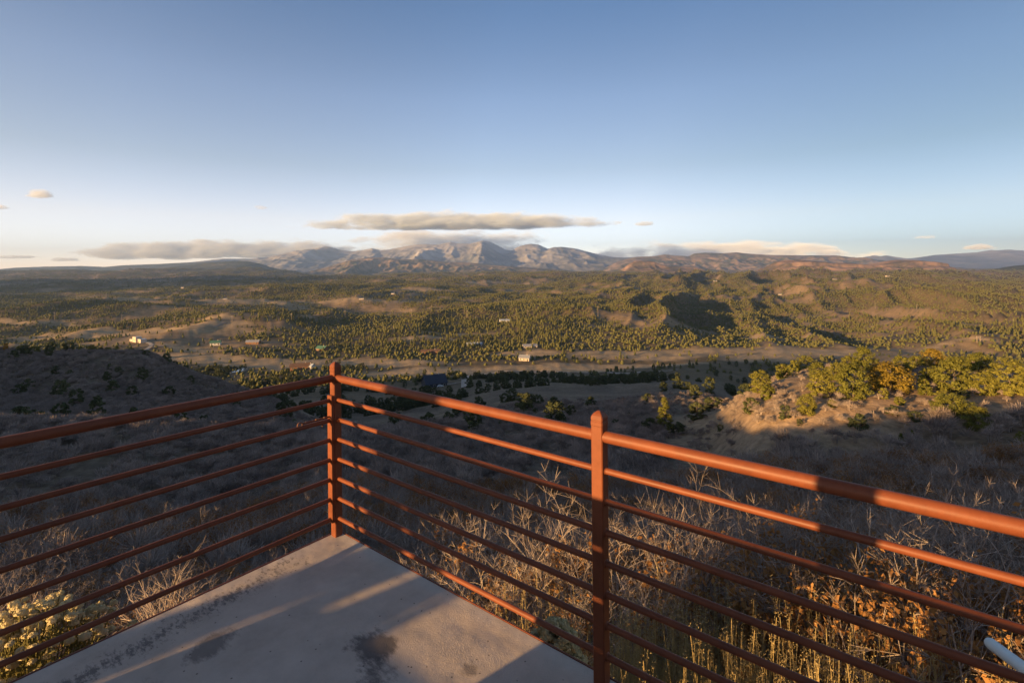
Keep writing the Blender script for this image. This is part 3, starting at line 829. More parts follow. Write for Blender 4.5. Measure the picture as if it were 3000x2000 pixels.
# slide bolt on the second rail beside the corner post
sb = MB(); z2 = RAIL_Z[1] + 0.024
sb.tube([rp(0.0, 0.034, z2), rp(0.0, 0.23, z2)], 0.006, 10)
sbo = sb.build('slide_bolt', M['paint'], rail_root, True)
hb = MB()
arc = [rp(0, 0.245 + 0.016 * math.cos(a), z2 - 0.004 + 0.014 * math.sin(a)) for a in np.linspace(-0.6, 3.9, 12)]
hb.tube(arc, 0.0035, 8)
hb.build('bolt_handle', M['rust'], sbo, True)
for tt, dz in ((0.085, 0.006), (0.135, 0.006), (0.142, 0.006), (0.215, 0.005), (0.098, -0.042)):
    nb = MB(); nb.tube([rp(0.006, tt, z2 + dz - 0.004), rp(0.006, tt, z2 + dz + 0.004)], 0.0055, 8)
    nb.build('bolt_head', M['rust'], sbo)

# unseen board screen and post added behind the camera to shade rails and slab
M['stone'] = plain('rough sandstone', (0.3, 0.24, 0.18), 0.9, 0.25, 5)
def build_shade_screen():
    o = empty('shade_screen', P(2.0, 2.45), 'unseen board screen added behind the deck to shade the railing', 'shade screen')
    ang = math.atan2(RY, RX)
    def blk(name, u0, u1, t0, t1, z0, z1, mat=None):
        cx, cy, _ = P((u0 + u1) / 2, (t0 + t1) / 2); ox, oy, _ = P(2.0, 2.45)
        b = MB(); b.box((cx - ox, cy - oy, (z0 + z1) / 2), (abs(u1 - u0), abs(t1 - t0), z1 - z0), ang)
        b.build(name, mat or M['stone'], o)
    blk('shade_board', 0.0, 1.0, 2.34, 2.366, 0.004, 0.25, M['bark'])  # low boards added to keep the sun off the near slab
    blk('shade_board', 1.003, 4.5, 2.34, 2.366, 0.004, 0.446, M['bark'])
    blk('post', 0.17, 0.27, 2.37, 2.45, 0.002, 1.07, M['bark'])
    for u_ in (1.4, 2.17, 3.2, 4.4):
        blk('post', u_ - 0.05, u_ + 0.05, 2.37, 2.45, 0.002, 1.07, M['bark'])
    for z_ in (0.45, 0.66, 0.87):
        blk('board', 0.323, 4.5, 2.34, 2.366, z_, z_ + 0.2, M['bark'])
    blk('shade_post', 2.10, 2.24, 2.38, 2.46, 1.003, 2.3, M['bark'])  # unseen upright added to cast a dark band on the handrail
    return o
build_shade_screen()

# ------------------------------------------------------------------ plants: builders
def rand_unit(n, rs):
    v = rs.normal(size=(n, 3)); return v / np.linalg.norm(v, axis=1)[:, None]

def leaf_tris(mb, c, nrm, size, rs, stretch=1.6, jitter=0.6):
    """One leaf shaped triangle pair at each centre, roughly facing nrm."""
    n = len(c)
    d = nrm + jitter * rand_unit(n, rs); d /= np.linalg.norm(d, axis=1)[:, None]
    a = np.cross(d, rand_unit(n, rs)); a /= np.linalg.norm(a, axis=1)[:, None] + 1e-9
    b = np.cross(d, a)
    s = (size if np.ndim(size) else np.full(n, size)).reshape(-1, 1) * rs.uniform(0.7, 1.3, (n, 1))
    v = np.stack([c - a * s * stretch * 0.5, c + b * s * 0.5, c + a * s * stretch * 0.5, c - b * s * 0.5], 1).reshape(-1, 3)
    i = np.arange(n)[:, None] * 4
    t = np.concatenate([i + [0, 1, 2], i + [0, 2, 3]], 0)
    mb.add(v, t)

def needle_crown(seed, h, w, nclump, per, leaf, shape='round', base=0.12):
    """Crown of needle tufts gathered in clumps at the branch ends."""
    rs = np.random.RandomState(seed); mb = MB(); clumps = []
    for k in range(nclump):
        f = rs.uniform(0, 1)
        if shape == 'cone':
            zz = base + (1 - base) * f ** 1.15; rr = w * 0.5 * (1 - ((zz - base) / (1 - base)) ** 1.3) * (0.35 + 0.65 * rs.uniform() ** 0.5)
            rr = max(rr, 0.03 * w)
        else:
            f = f ** 1.25
            zz = base + (1 - base) * f
            q = (zz - base) / (1 - base)
            env = math.sqrt(max(0.0, 1 - (1.9 * q - 0.9) ** 2 if q > 0.47 else 1 - (0.9 - 1.9 * q) ** 2 * 0.55))
            rr = w * 0.5 * env * (0.45 + 0.55 * rs.uniform() ** 0.4) * rs.uniform(0.75, 1.18)
        a = rs.uniform(0, 2 * math.pi)
        c = np.array([rr * math.cos(a), rr * math.sin(a), zz * h])
        cs = w * rs.uniform(0.085, 0.155) * (1.0 if shape != 'cone' else 0.85)
        p = rand_unit(per, rs) * (rs.uniform(0.25, 1, (per, 1)) ** 0.6) * cs * np.array([1.15, 1.15, 0.8])
        out = c - np.array([0, 0, h * 0.35]); out /= np.linalg.norm(out) + 1e-9
        leaf_tris(mb, c + p, p / cs + 0.4 * out + [0, 0, 0.35], leaf, rs, 2.0, 0.7)
        clumps.append(c)
    return mb, clumps

def trunk_limbs(seed, h, r, clumps, lean=0.04, nlimb=14):
    rs = np.random.RandomState(seed); mb = MB()
    pts = [np.array([0, 0, -0.15])]
    for k in range(1, 6):
        pts.append(np.array([rs.normal() * lean * h * k / 5, rs.normal() * lean * h * k / 5, h * 0.84 * k / 5]))
    mb.tube(pts, [r * (1 - 0.16 * k) for k in range(6)], 7)
    for c in [clumps[i] for i in rs.permutation(len(clumps))[:nlimb]]:
        z0 = max(0.06 * h, c[2] - 0.16 * h - 0.25 * math.hypot(c[0], c[1])); f = min(0.99, max(0, z0 / (h * 0.84)))
        k = min(4, int(f * 5)); s = pts[k] + (pts[k + 1] - pts[k]) * (f * 5 - k)
        mid = (s + c) / 2 + rs.normal(size=3) * 0.05 * h
        mb.tube([s, mid, c], [r * 0.38, r * 0.24, r * 0.08], 5, False)
    return mb

def bare_shrub(seed, h, w, stems=6, twigs=5, thick=0.012):
    """Leafless scrub oak: crooked stems forking into a dense fuzz of twigs."""
    rs = np.random.RandomState(seed); mb = MB(); tips = []
    tw_a = []; tw_b = []
    def grow(p, d, ln, r, lvl):
        n = 3
        pts = [p]
        for k in range(n):
            d = d + rs.normal(size=3) * 0.22 + np.array([0, 0, 0.05]); d /= np.linalg.norm(d)
            p = p + d * ln / n; pts.append(p)
        if lvl < 2:
            mb.tube(pts, np.linspace(r, r * 0.6, n + 1), 4 if lvl == 0 else 3, False)
        else:
            mb.tube(pts, np.linspace(r, r * 0.5, n + 1), 3, False)
        if lvl < 2:
            for k in range(rs.randint(3, 5)):
                b = pts[rs.randint(1, n + 1)]
                dd = d + rs.normal(size=3) * 0.55 + np.array([0, 0, 0.12]); dd /= np.linalg.norm(dd)
                grow(b, dd, ln * rs.uniform(0.5, 0.75), r * 0.55, lvl + 1)
        else:
            for k in range(twigs):
                b = pts[rs.randint(1, n + 1)] if k else pts[-1]
                dd = d * 0.7 + rs.normal(size=3) * 0.42 + np.array([0, 0, 0.1]); dd /= np.linalg.norm(dd)
                tw_a.append(b); tw_b.append(b + dd * ln * rs.uniform(0.18, 0.5))
            tips.append(pts[-1])
    for s in range(stems):
        a = rs.uniform(0, 2 * math.pi); q = rs.uniform(0, 1) ** 0.7
        d = np.array([math.cos(a) * q * w / h * 0.62, math.sin(a) * q * w / h * 0.62, 1.0]); d /= np.linalg.norm(d)
        grow(np.array([math.cos(a) * 0.12 * w * q, math.sin(a) * 0.12 * w * q, -0.1]), d, h * rs.uniform(0.4, 0.55), thick * h * 0.8, 0)
    a = np.array(tw_a); b = np.array(tw_b)
    sd = np.cross(b - a, rand_unit(len(a), rs)); sd /= np.linalg.norm(sd, axis=1)[:, None] + 1e-9
    wd = thick * h * 0.13
    v = np.stack([a - sd * wd, a + sd * wd, b + sd * wd * 0.5, b - sd * wd * 0.5], 1).reshape(-1, 3)
    i = np.arange(len(a))[:, None] * 4
    mb.add(v, np.concatenate([i + [0, 1, 2], i + [0, 2, 3]], 0))
    return mb, np.array(tips), np.array(tw_b)

# prototype meshes ---------------------------------------------------
def mesh_with(mb, name, mats, smooth=False):
    me = mb.mesh(name, smooth)
    for m in mats: me.materials.append(m)
    return me

PINYON = []                       # (crown mesh, trunk mesh, height, width)
for s in range(6):
    h, w = [(4.6, 4.4), (5.4, 4.2), (4.2, 4.6), (3.4, 3.2), (5.0, 4.0), (3.0, 2.5)][s]
    mb, cl = needle_crown(100 + s, h, w, 92 if h > 4 else 64, 52, 0.16, 'round', 0.0)
    tb = trunk_limbs(130 + s, h, 0.12, cl)
    PINYON.append((mesh_with(mb, 'crown', [M['pinyon']]), mesh_with(tb, 'trunk', [M['bark']]), h, w))
GOLD = []
for me, tr, h, w in (PINYON[2], PINYON[0]):
    g = me.copy(); g.materials.clear(); g.materials.append(M['gold']); GOLD.append((g, tr, h, w))
CONE = []
for s in range(3):
    h, w = [(9.5, 4.2), (3.2, 1.7), (7.5, 3.4)][s]
    mb, cl = needle_crown(160 + s, h, w, 80, 46, 0.2 if h > 5 else 0.12, 'cone', 0.06)
    tb = trunk_limbs(170 + s, h, 0.14, cl, 0.01)
    CONE.append((mesh_with(mb, 'crown', [M['pinyon']]), mesh_with(tb, 'trunk', [M['bark']]), h, w))
JUN = []
for s in range(4):
    h, w = [(3.6, 3.4), (4.4, 3.2), (3.0, 3.0), (5.0, 3.6)][s]
    mb, cl = needle_crown(200 + s, h, w, 46, 34, 0.24, 'round', 0.0)
    JUN.append(mb)
JUN = [mesh_with(mb, 'juniper_tree', [M['juniper']]) for mb in JUN]
def solid_crown(mb, h, w, base, rs, cone, tiers):
    """A lumpy closed crown with a few ragged tiers, so that one side lights and the other shades."""
    n = 7
    for k in range(tiers):
        f0 = base + (1 - base) * k / tiers * 0.85
        f1 = base + (1 - base) * min(1.0, (k + 1.55) / tiers) if k < tiers - 1 else 1.0
        env = (1 - (f0 - base) / (1 - base)) ** 0.8 if cone else math.sqrt(max(0.15, 1 - ((f0 - base) / (1 - base)) ** 2))
        r = w / 2 * env * rs.uniform(0.85, 1.1)
        ox, oy = rs.normal(size=2) * 0.06 * w
        ring = []; ring2 = []
        a0 = rs.uniform(0, 6.28)
        for i in range(n):
            a = a0 + 2 * math.pi * i / n + rs.normal() * 0.16
            q = r * rs.uniform(0.72, 1.2)
            ring.append((ox + q * math.cos(a), oy + q * math.sin(a), h * (f0 + rs.normal() * 0.02)))
            q2 = r * (0.5 if cone else 0.72) * rs.uniform(0.75, 1.2)
            ring2.append((ox + q2 * math.cos(a + 0.3), oy + q2 * math.sin(a + 0.3), h * (f0 + (f1 - f0) * (0.5 if cone else 0.62) + rs.normal() * 0.02)))
        v = [(ox, oy, h * f0 + 0.1 * r)] + ring + ring2 + [(ox + rs.normal() * 0.04 * w, oy + rs.normal() * 0.04 * w, h * f1)]
        t = []
        for i in range(n):
            j = (i + 1) % n
            t += [[0, 1 + j, 1 + i], [1 + i, 1 + j, 1 + n + i], [1 + j, 1 + n + j, 1 + n + i], [1 + n + i, 1 + n + j, 1 + 2 * n]]
        mb.add(v, t)
PINE = []
for s in range(5):
    h, w = [(8.5, 5.2), (10, 5.4), (7.5, 5.0), (11.5, 5.8), (6, 4.8)][s]
    rs = np.random.RandomState(220 + s); mb = MB()
    solid_crown(mb, h, w, 0.13, rs, True, 4)
    p = rand_unit(26, rs); zf = rs.uniform(0.15, 0.9, 26); rr = w * 0.52 * (1 - (zf - 0.1)) ** 0.9
    c = np.stack([p[:, 0] * rr, p[:, 1] * rr, zf * h], 1); leaf_tris(mb, c, p, 0.8, rs, 1.8, 0.6)
    mb.tube([(0, 0, -0.5), (0, 0, h * 0.4)], [0.25, 0.16], 4)
    PINE.append(mesh_with(mb, 'pine_tree', [M['pine']]))
LOWPINE = []
for s in range(4):
    h, w = [(5.0, 5.0), (4.0, 4.6), (6.0, 5.2), (3.4, 3.8)][s]
    rs = np.random.RandomState(240 + s); mb = MB()
    solid_crown(mb, h, w, 0.04, rs, False, 2)
    p = rand_unit(16, rs); p[:, 2] = np.abs(p[:, 2])
    leaf_tris(mb, p * np.array([w * 0.5, w * 0.5, h * 0.9]), p, 0.8, rs, 1.6, 0.6)
    LOWPINE.append(mesh_with(mb, 'pinyon_scrub', [M['pine']]))
OAK = []                          # (branch mesh, leaf mesh or None, leafy?)
for s in range(9):
    h, w = [(2.0, 2.0), (1.7, 2.1), (2.3, 1.9), (1.5, 1.7), (2.1, 2.4), (1.8, 1.6), (1.5, 1.9), (1.9, 2.0), (1.3, 1.5)][s]
    mb, tips, tw = bare_shrub(300 + s, h, w, 9, 15, 0.0085)
    lf = None
    if s >= 5:
        lb = MB(); rs = np.random.RandomState(340 + s)
        low = tw[tw[:, 2] < h * (0.75 if s < 8 else 0.95)]
        pick = low[rs.rand(len(low)) < 0.55]
        pick = np.repeat(pick, 3, axis=0) + rs.normal(size=(len(pick) * 3, 3)) * 0.03
        leaf_tris(lb, pick, rand_unit(len(pick), rs), 0.035, rs, 1.7, 0.5)
        lf = mesh_with(lb, 'leaves', [M['dry_leaf']])
    OAK.append((mesh_with(mb, 'scrub_oak', [M['twig']]), lf))
OAKFAR = []
for s in range(6):
    rs = np.random.RandomState(360 + s); mb = MB()
    w, h = [(2.3, 1.7), (1.9, 1.9), (2.7, 1.6), (1.6, 1.4), (2.2, 2.1), (2.0, 1.3)][s]
    for k in range(5):
        a = rs.uniform(0, 6.28); q = rs.uniform(0.1, 0.5) * w * 0.5
        mb.tube([(0.1 * math.cos(a), 0.1 * math.sin(a), -0.1), (q * 0.5 * math.cos(a), q * 0.5 * math.sin(a), h * 0.35), (q * math.cos(a), q * math.sin(a), h * 0.75)], [0.035, 0.025, 0.012], 3, False)
    # twig bundles gathered in a few rounded heads
    nh = 9
    ha = rs.uniform(0, 6.28, nh); hq = rs.uniform(0, 1, nh) ** 0.6 * w * 0.36
    hc = np.stack([hq * np.cos(ha), hq * np.sin(ha), h * (0.46 - 0.24 * (hq / (w * 0.36)) ** 2 + rs.uniform(-0.08, 0.08, nh))], 1)
    per = 62
    c = np.repeat(hc, per, 0); d = rand_unit(nh * per, rs); d[:, 2] = np.abs(d[:, 2]) * 0.9 + 0.1
    d /= np.linalg.norm(d, axis=1)[:, None]
    L = rs.uniform(0.28, 0.62, (nh * per, 1)) * w / 2.3
    a0 = c + d * L * rs.uniform(0.1, 0.6, (nh * per, 1)); b0 = c + d * L * 1.15 + rs.normal(size=(nh * per, 3)) * 0.05
    sd = np.cross(b0 - a0, rand_unit(nh * per, rs)); sd /= np.linalg.norm(sd, axis=1)[:, None] + 1e-9
    wd = rs.uniform(0.006, 0.014, (nh * per, 1))
    v = np.stack([a0 - sd * wd, a0 + sd * wd, b0 + sd * wd * 0.5, b0 - sd * wd * 0.5], 1).reshape(-1, 3)
    i = np.arange(nh * per)[:, None] * 4
    mb.add(v, np.concatenate([i + [0, 1, 2], i + [0, 2, 3]], 0))
    OAKFAR.append(mesh_with(mb, 'scrub_oak_thicket', [M['twig_mass']]))

def proto_collection(name, meshes):
    c = bpy.data.collections.new(name)
    for me in meshes:
        c.objects.link(bpy.data.objects.new(me.name, me))
    return c

def scatter(name, coll, count, pos, rotz, scale, idx, label, squash=None):
    """One object holding a cloud of points, each carrying a copy of one of the plants in coll."""
    me = bpy.data.meshes.new(name)
    me.vertices.add(len(pos)); me.vertices.foreach_set('co', np.asarray(pos, np.float32).ravel())
    for nm, ty, d in (('rz', 'FLOAT', rotz), ('sc', 'FLOAT', scale), ('id', 'INT', idx)):
        a = me.attributes.new(nm, ty, 'POINT'); a.data.foreach_set('value', np.asarray(d, np.float32 if ty == 'FLOAT' else np.int32))
    o = link(name, me)
    g = bpy.data.node_groups.new(name, 'GeometryNodeTree')
    g.interface.new_socket('Geometry', in_out='INPUT', socket_type='NodeSocketGeometry')
    g.interface.new_socket('Geometry', in_out='OUTPUT', socket_type='NodeSocketGeometry')
    N, L = g.nodes, g.links
    gi = N.new('NodeGroupInput'); go = N.new('NodeGroupOutput')
    ip = N.new('GeometryNodeInstanceOnPoints'); ci = N.new('GeometryNodeCollectionInfo')
    ci.inputs['Collection'].default_value = coll
    ci.inputs['Separate Children'].default_value = True; ci.inputs['Reset Children'].default_value = True
    def attr(nm, ty):
        a = N.new('GeometryNodeInputNamedAttribute'); a.data_type = ty; a.inputs['Name'].default_value = nm
        return a.outputs['Attribute']
    cx = N.new('ShaderNodeCombineXYZ'); L.new(attr('rz', 'FLOAT'), cx.inputs['Z'])
    er = N.new('FunctionNodeEulerToRotation'); L.new(cx.outputs[0], er.inputs[0])
    sc_ = N.new('ShaderNodeCombineXYZ'); a = attr('sc', 'FLOAT')
    for k in 'XYZ': L.new(a, sc_.inputs[k])
    ip.inputs['Pick Instance'].default_value = True
    L.new(gi.outputs[0], ip.inputs['Points']); L.new(ci.outputs[0], ip.inputs['Instance'])
    L.new(attr('id', 'INT'), ip.inputs['Instance Index']); L.new(er.outputs[0], ip.inputs['Rotation']); L.new(sc_.outputs[0], ip.inputs['Scale'])
    L.new(ip.outputs[0], go.inputs[0])
    md = o.modifiers.new('plants', 'NODES'); md.node_group = g
    return tag(o, label, kind='stuff')

def sector_points(n, d0, d1, x0=-350, x1=3350, rs=RS):
    """Points spread evenly over the ground between two distances inside the view and a little to its sides."""
    D = np.sqrt(rs.uniform(d0 * d0, d1 * d1, n)); x = rs.uniform(x0, x1, n)
    return (x - 1500) / F_PX * D, D

# ------------------------------------------------------------------ trees placed one by one
def put_tree(proto, x, y, hpx, wpx, label, cat='tree', group=None, parts=True, name='pinyon_tree', d0=30, D=None):
    if D is None:
        X, Yd, Z = ground_px(x, y, d0)
    else:
        X, Yd = xw(x, D, y), D; Z = float(H(np.array([X]), np.array([Yd]))[0])
    crown, trunk, h, w = proto
    sz = hpx * Yd / F_PX / h; sx = wpx * Yd / F_PX / w
    o = bpy.data.objects.new(name, trunk); COL.objects.link(o)
    o.location = (X, Yd, Z - 0.05); o.rotation_euler = (0, 0, rnd.uniform(0, 6.28)); o.scale = (sx, sx, sz)
    tag(o, label, cat, group)
    c = bpy.data.objects.new('crown', crown); COL.objects.link(c); c.parent = o
    return o

KN = 'trees on the sunlit knoll'
KT = [  # x, base row, height, width in photograph pixels, kind, label
    (2229, 1147, 62, 56, 'p4', 'golden lit pinyon at the left tip of the knoll, above a smaller one'),
    (2248, 1167, 40, 37, 'p5', 'small bright pinyon in front of the tree at the left tip of the knoll'),
    (2293, 1108, 42, 38, 'p3', 'round pinyon on the crest, left of three in a row near the knoll tip'),
    (2325, 1098, 44, 28, 'p5', 'slim pinyon in the middle of three in a row near the knoll tip'),
    (2360, 1088, 46, 48, 'p1', 'tall crest pinyon with dark right side, right of three near the knoll tip'),
    (2398, 1106, 44, 50, 'p0', 'pinyon standing just behind the larger tree right of the open tan slope'),
    (2404, 1159, 74, 68, 'p1', 'large yellow green pinyon at the right end of the open tan slope'),
    (2450, 1109, 46, 44, 'p2', 'rounded pinyon casting a shadow to the right on the crest, mid knoll'),
    (2487, 1090, 48, 42, 'p4', 'pinyon on the crest left of the tallest skyline pinyon'),
    (2531, 1086, 66, 62, 'p0', 'tallest crest pinyon on the left half of the knoll, with a shaded right side'),
    (2500, 1164, 100, 78, 'p1', 'big spreading pinyon beside bleached dead limbs, left of the bronze juniper'),
    (2446, 1163, 32, 22, 'p5', 'small pinyon with bleached bare lower limbs between two large pinyons'),
    (2363, 1210, 54, 52, 'p2', 'round juniper below the tan slope, half in shade'),
    (2200, 1210, 44, 40, 'j', 'dark juniper in the shade below the left tip of the knoll'),
    (2300, 1225, 40, 32, 'j', 'dark shaded juniper between the tan slope and the round half lit juniper'),
    (2436, 1192, 22, 24, 'p3', 'tiny bush like pinyon below the bleached small pinyon'),
    (2514, 1252, 40, 48, 'j', 'broad dark juniper low in the shade under the big spreading pinyon'),
    (2343, 1246, 20, 17, 'j', 'small dark juniper below the round half lit juniper'),
    (2608, 1144, 80, 116, 'g0', 'wide bronze gold juniper, the most orange tree on the knoll'),
    (2640, 1097, 54, 46, 'p4', 'pinyon with pale dead branches behind the bronze juniper'),
    (2686, 1087, 44, 46, 'p3', 'dark sided crest pinyon between the bronze juniper and a golden skyline tree'),
    (2731, 1080, 56, 62, 'g1', 'golden flat topped tree standing alone on the skyline of the knoll'),
    (2720, 1124, 46, 44, 'p5', 'medium pinyon in front of the golden flat topped skyline tree'),
    (2795, 1147, 92, 100, 'p0', 'very large layered pinyon in the middle of the right half of the knoll'),
    (2872, 1095, 60, 70, 'p2', 'broad dark sided pinyon on the crest behind the very large layered pinyon'),
    (2810, 1093, 50, 60, 'p1', 'pale green pinyon on the crest touching the broad dark sided one'),
    (2955, 1153, 102, 94, 'p1', 'tall bright pinyon at the right edge of the knoll'),
    (2884, 1154, 64, 62, 'p4', 'mid sized pinyon just left of the tall bright pinyon at the right edge'),
    (2708, 1142, 34, 27, 'p5', 'young upright pinyon left of the very large layered pinyon'),
    (2712, 1156, 26, 38, 'p3', 'low spreading pinyon at the foot of the young upright pinyon'),
    (2588, 1165, 30, 25, 'p5', 'small pinyon in front of the bronze juniper'),
    (2762, 1180, 34, 42, 'p3', 'bushy small pinyon below the very large layered pinyon'),
    (2788, 1218, 64, 86, 'p2', 'wide low pinyon reaching down into the shadow line'),
    (2866, 1258, 64, 72, 'p0', 'olive juniper with rounded top at the edge of the shade on the right'),
    (2683, 1233, 28, 38, 'j', 'low dark juniper on the shadow line below the bronze juniper'),
    (2613, 1213, 28, 35, 'j', 'ragged dark juniper left of the one on the shadow line'),
    (2921, 1250, 19, 23, 'p5', 'little bright bush right of the olive juniper'),
    (2992, 1298, 34, 32, 'p3', 'bright pinyon cut by the right edge, lowest on the slope'),
    (2757, 1264, 26, 20, 'j', 'small dark juniper below the wide low pinyon'),
    (2672, 1294, 36, 20, 'c1', 'slim dark conifer in the shade, right of a pair low on the slope'),
    (2640, 1307, 38, 25, 'c1', 'slim dark conifer in the shade, left of a pair low on the slope'),
    (2635, 1183, 22, 25, 'p5', 'tiny lit pinyon below the bronze juniper'),
    (2996, 1112, 38, 30, 'p4', 'pinyon cut by the right edge behind the tall bright one'),
    (2822, 1166, 24, 32, 'j', 'small dark bush under the very large layered pinyon'),
    (2042, 1227, 46, 46, 'j', 'large dark juniper left of the knoll, right of the lone sunlit pine'),
    (2086, 1200, 38, 58, 'j', 'wide dark juniper behind the large dark one left of the knoll'),
    (1842, 1232, 24, 20, 'j', 'small dark juniper just left of the lone sunlit pine'),
    (1803, 1255, 28, 28, 'j', 'dark juniper right of the post top, left of the lone sunlit pine'),
    (1905, 1268, 42, 44, 'j', 'dark bush against the left foot of the lone sunlit pine'),
    (1985, 1270, 34, 40, 'j', 'dark bush against the right foot of the lone sunlit pine'),
    (2110, 1262, 20, 18, 'j', 'small dark juniper alone on the grey slope right of the lone pine'),
]
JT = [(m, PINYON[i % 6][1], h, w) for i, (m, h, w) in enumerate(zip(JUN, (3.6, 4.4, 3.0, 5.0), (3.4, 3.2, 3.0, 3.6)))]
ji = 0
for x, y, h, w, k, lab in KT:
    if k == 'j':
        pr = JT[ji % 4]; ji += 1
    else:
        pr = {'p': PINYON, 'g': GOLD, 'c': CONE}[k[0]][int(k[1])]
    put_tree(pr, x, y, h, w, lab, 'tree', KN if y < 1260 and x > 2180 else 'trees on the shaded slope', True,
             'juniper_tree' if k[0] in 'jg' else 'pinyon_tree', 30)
put_tree(CONE[0], 1947, 1268, 106, 62, 'lone sunlit pine standing above the shaded slope right of the second post', 'tree', None, True, 'pine_tree', 30)

for x, y, h, w, k, lab in [
    (18, 1022, 22, 14, 'a', 'small orange yellow aspen at the far left on the lit hill edge'),
    (60, 1024, 20, 24, 'p', 'leftmost green juniper on the lit top edge of the dark hill'),
    (100, 1024, 22, 30, 'p', 'wide juniper on the lit hill edge below the grey roofed house'),
    (148, 1022, 18, 20, 'p', 'juniper on the lit hill edge right of the grey roofed house'),
    (204, 1034, 30, 30, 'j', 'dark juniper dropping below the lit edge of the left hill'),
    (235, 1018, 16, 16, 'p', 'small juniper on the lit hill edge behind the dark dropping juniper'),
    (268, 1020, 22, 26, 'p', 'brightest round juniper on the middle of the lit hill edge'),
    (316, 1022, 16, 18, 'p', 'juniper left of a close pair on the lit hill edge'),
    (340, 1022, 20, 16, 'p', 'taller juniper of a close pair on the lit hill edge'),
    (381, 1024, 15, 18, 'p', 'juniper below the flat roofed white house on the hill edge'),
    (416, 1026, 13, 14, 'p', 'last lit juniper before the hill edge drops to the right'),
    (430, 1034, 15, 18, 'j', 'dark juniper where the hill edge begins to drop right'),
    (512, 1052, 16, 16, 'j', 'dark juniper halfway down the right shoulder of the left hill'),
    (545, 1072, 18, 18, 'j', 'dark juniper low on the right shoulder of the left hill')]:
    pr = {'p': PINYON[3], 'j': JT[0], 'a': (JUN[0], PINYON[3][1], 3.6, 3.4)}[k]
    o = put_tree(pr, x, y, h, w, lab, 'tree', 'trees along the left hill edge', True, 'aspen_tree' if k == 'a' else 'juniper_tree', 150, 195 if y < 1030 else 193)
    if k == 'a':
        c = o.children[0]; me = c.data.copy(); me.materials.clear(); me.materials.append(M['aspen']); c.data = me

# ------------------------------------------------------------------ junipers of the shaded slopes
def deck_ut(X, Y):
    dx, dy = X - CX, Y - CY
    return dx * RX + dy * RY, dx * LX + dy * LY

def plant(name, me, pos, rz, sc, label, cat, group):
    o = bpy.data.objects.new(name, me); COL.objects.link(o)
    o.location = pos; o.rotation_euler = (0, 0, rz); o.scale = (sc, sc, sc * rnd.uniform(0.85, 1.15))
    return tag(o, label, cat, group)

ORD = ['nearest', 'second', 'third', 'fourth', 'fifth', 'sixth', 'seventh', 'eighth', 'ninth', 'tenth', 'eleventh', 'twelfth', 'thirteenth', 'fourteenth']
VALLEY_MARKS = [('flat roofed white house', 404, 992), ('dark gabled house', 1272, 1120), ('long pale metal roofed building', 1390, 1008), ('green roofed log house', 944, 1020),
                ('pale green roofed house', 632, 1004), ('low grey roofed house', 742, 1001), ('long low brown house', 1262, 1029), ('pale stone house', 1538, 1050),
                ('brown roofed farmhouse', 882, 1074), ('stock pond', 702, 1087), ('bend of the gravel road', 1366, 1108), ('small bright pale building', 1478, 938),
                ('tallest power pole', 1752, 912), ('power pole on the clearing', 2019, 922), ('top of the second post', 1760, 1203), ('knoll tip', 2190, 1110),
                ('track fork by the road', 1930, 1092), ('twin legged power pole', 2867, 992), ('lone sunlit pine', 1947, 1215), ('shoulder of the dark left hill', 560, 1085), ('top of the corner post', 982, 1062)]
NEAR_MARKS = [('foot of the corner post', 982, 1560), ('foot of the second post', 1765, 1985), ('large yellow rabbitbrush', 90, 1890), ('small yellow rabbitbrush', 1622, 1850), ('pale round ended pipe', 2930, 1900),
              ('sunlit bush by the left deck edge', 560, 1690), ('sunlit bush at the right deck edge', 1270, 1650), ('middle of the second post', 1762, 1600), ('middle of the corner post', 975, 1320), ('right end of the handrail', 2960, 1540), ('left end of the handrail', 30, 1290), ('slide bolt', 900, 1230),
              ('thin rails at right', 2300, 1560), ('bottom of the left railing', 400, 1760)]
def mark_labels(desc, px, py, marks, group):
    cells = {}
    for i in range(len(px)):
        d = [math.hypot(px[i] - m[1], (py[i] - m[2]) * 1.6) for m in marks]
        k = int(np.argmin(d)); dx, dy = px[i] - marks[k][1], py[i] - marks[k][2]
        side = ('left of' if dx < 0 else 'right of') if abs(dx) > 1.2 * abs(dy) else ('above' if dy < 0 else 'below')
        cells.setdefault((k, side), []).append((d[k], i))
    out = [None] * len(px)
    for (k, side), l in cells.items():
        for r, (_, i) in enumerate(sorted(l)):
            nm = desc[i] if isinstance(desc, list) else desc
            out[i] = ('%s, %s %s the %s' % (nm, ORD[r], side, marks[k][0]) if r < len(ORD) else '%s farther out %s the %s' % (nm, side, marks[k][0]), group)
    return out

rs = np.random.RandomState(5)
X, Y = sector_points(17000, 85, 640, -300, 3300, rs)
Z = H(X, Y); px, py = px_of(X, Y, Z)
clus = fbm(X / 70, Y / 90, 91, 3) + 0.5 * fbm(X / 22, Y / 22, 95, 2)
dens = 0.7 * sstep(0.06, 0.34, clus) * np.where(Y < 160, 0.45, 1.0)
left = (px < 700) & (Y < 215)
dens = np.where(left, 0.09 + 0.10 * sstep(-0.1, 0.3, clus), dens)
dens = np.where((px > 1850) & (Y < 105), 0.0, dens)
dens *= 1 - 0.95 * meadow(X, Y)
dens = np.where((Y > 430) & (px > 1340), dens * 0.12, dens)
keep = rs.rand(len(X)) < dens
X, Y, Z, px, py = X[keep], Y[keep], Z[keep], px[keep], py[keep]
order = np.argsort(Y); X, Y, Z, px, py = X[order], Y[order], Z[order], px[order], py[order]
vis = (px > -60) & (px < 3060)
first = np.where(vis)[0][:240]
rest = np.setdiff1d(np.arange(len(X)), first)
jl = mark_labels('dark shaded juniper', px[first], py[first] - 8, VALLEY_MARKS, 'junipers on the shaded slopes')
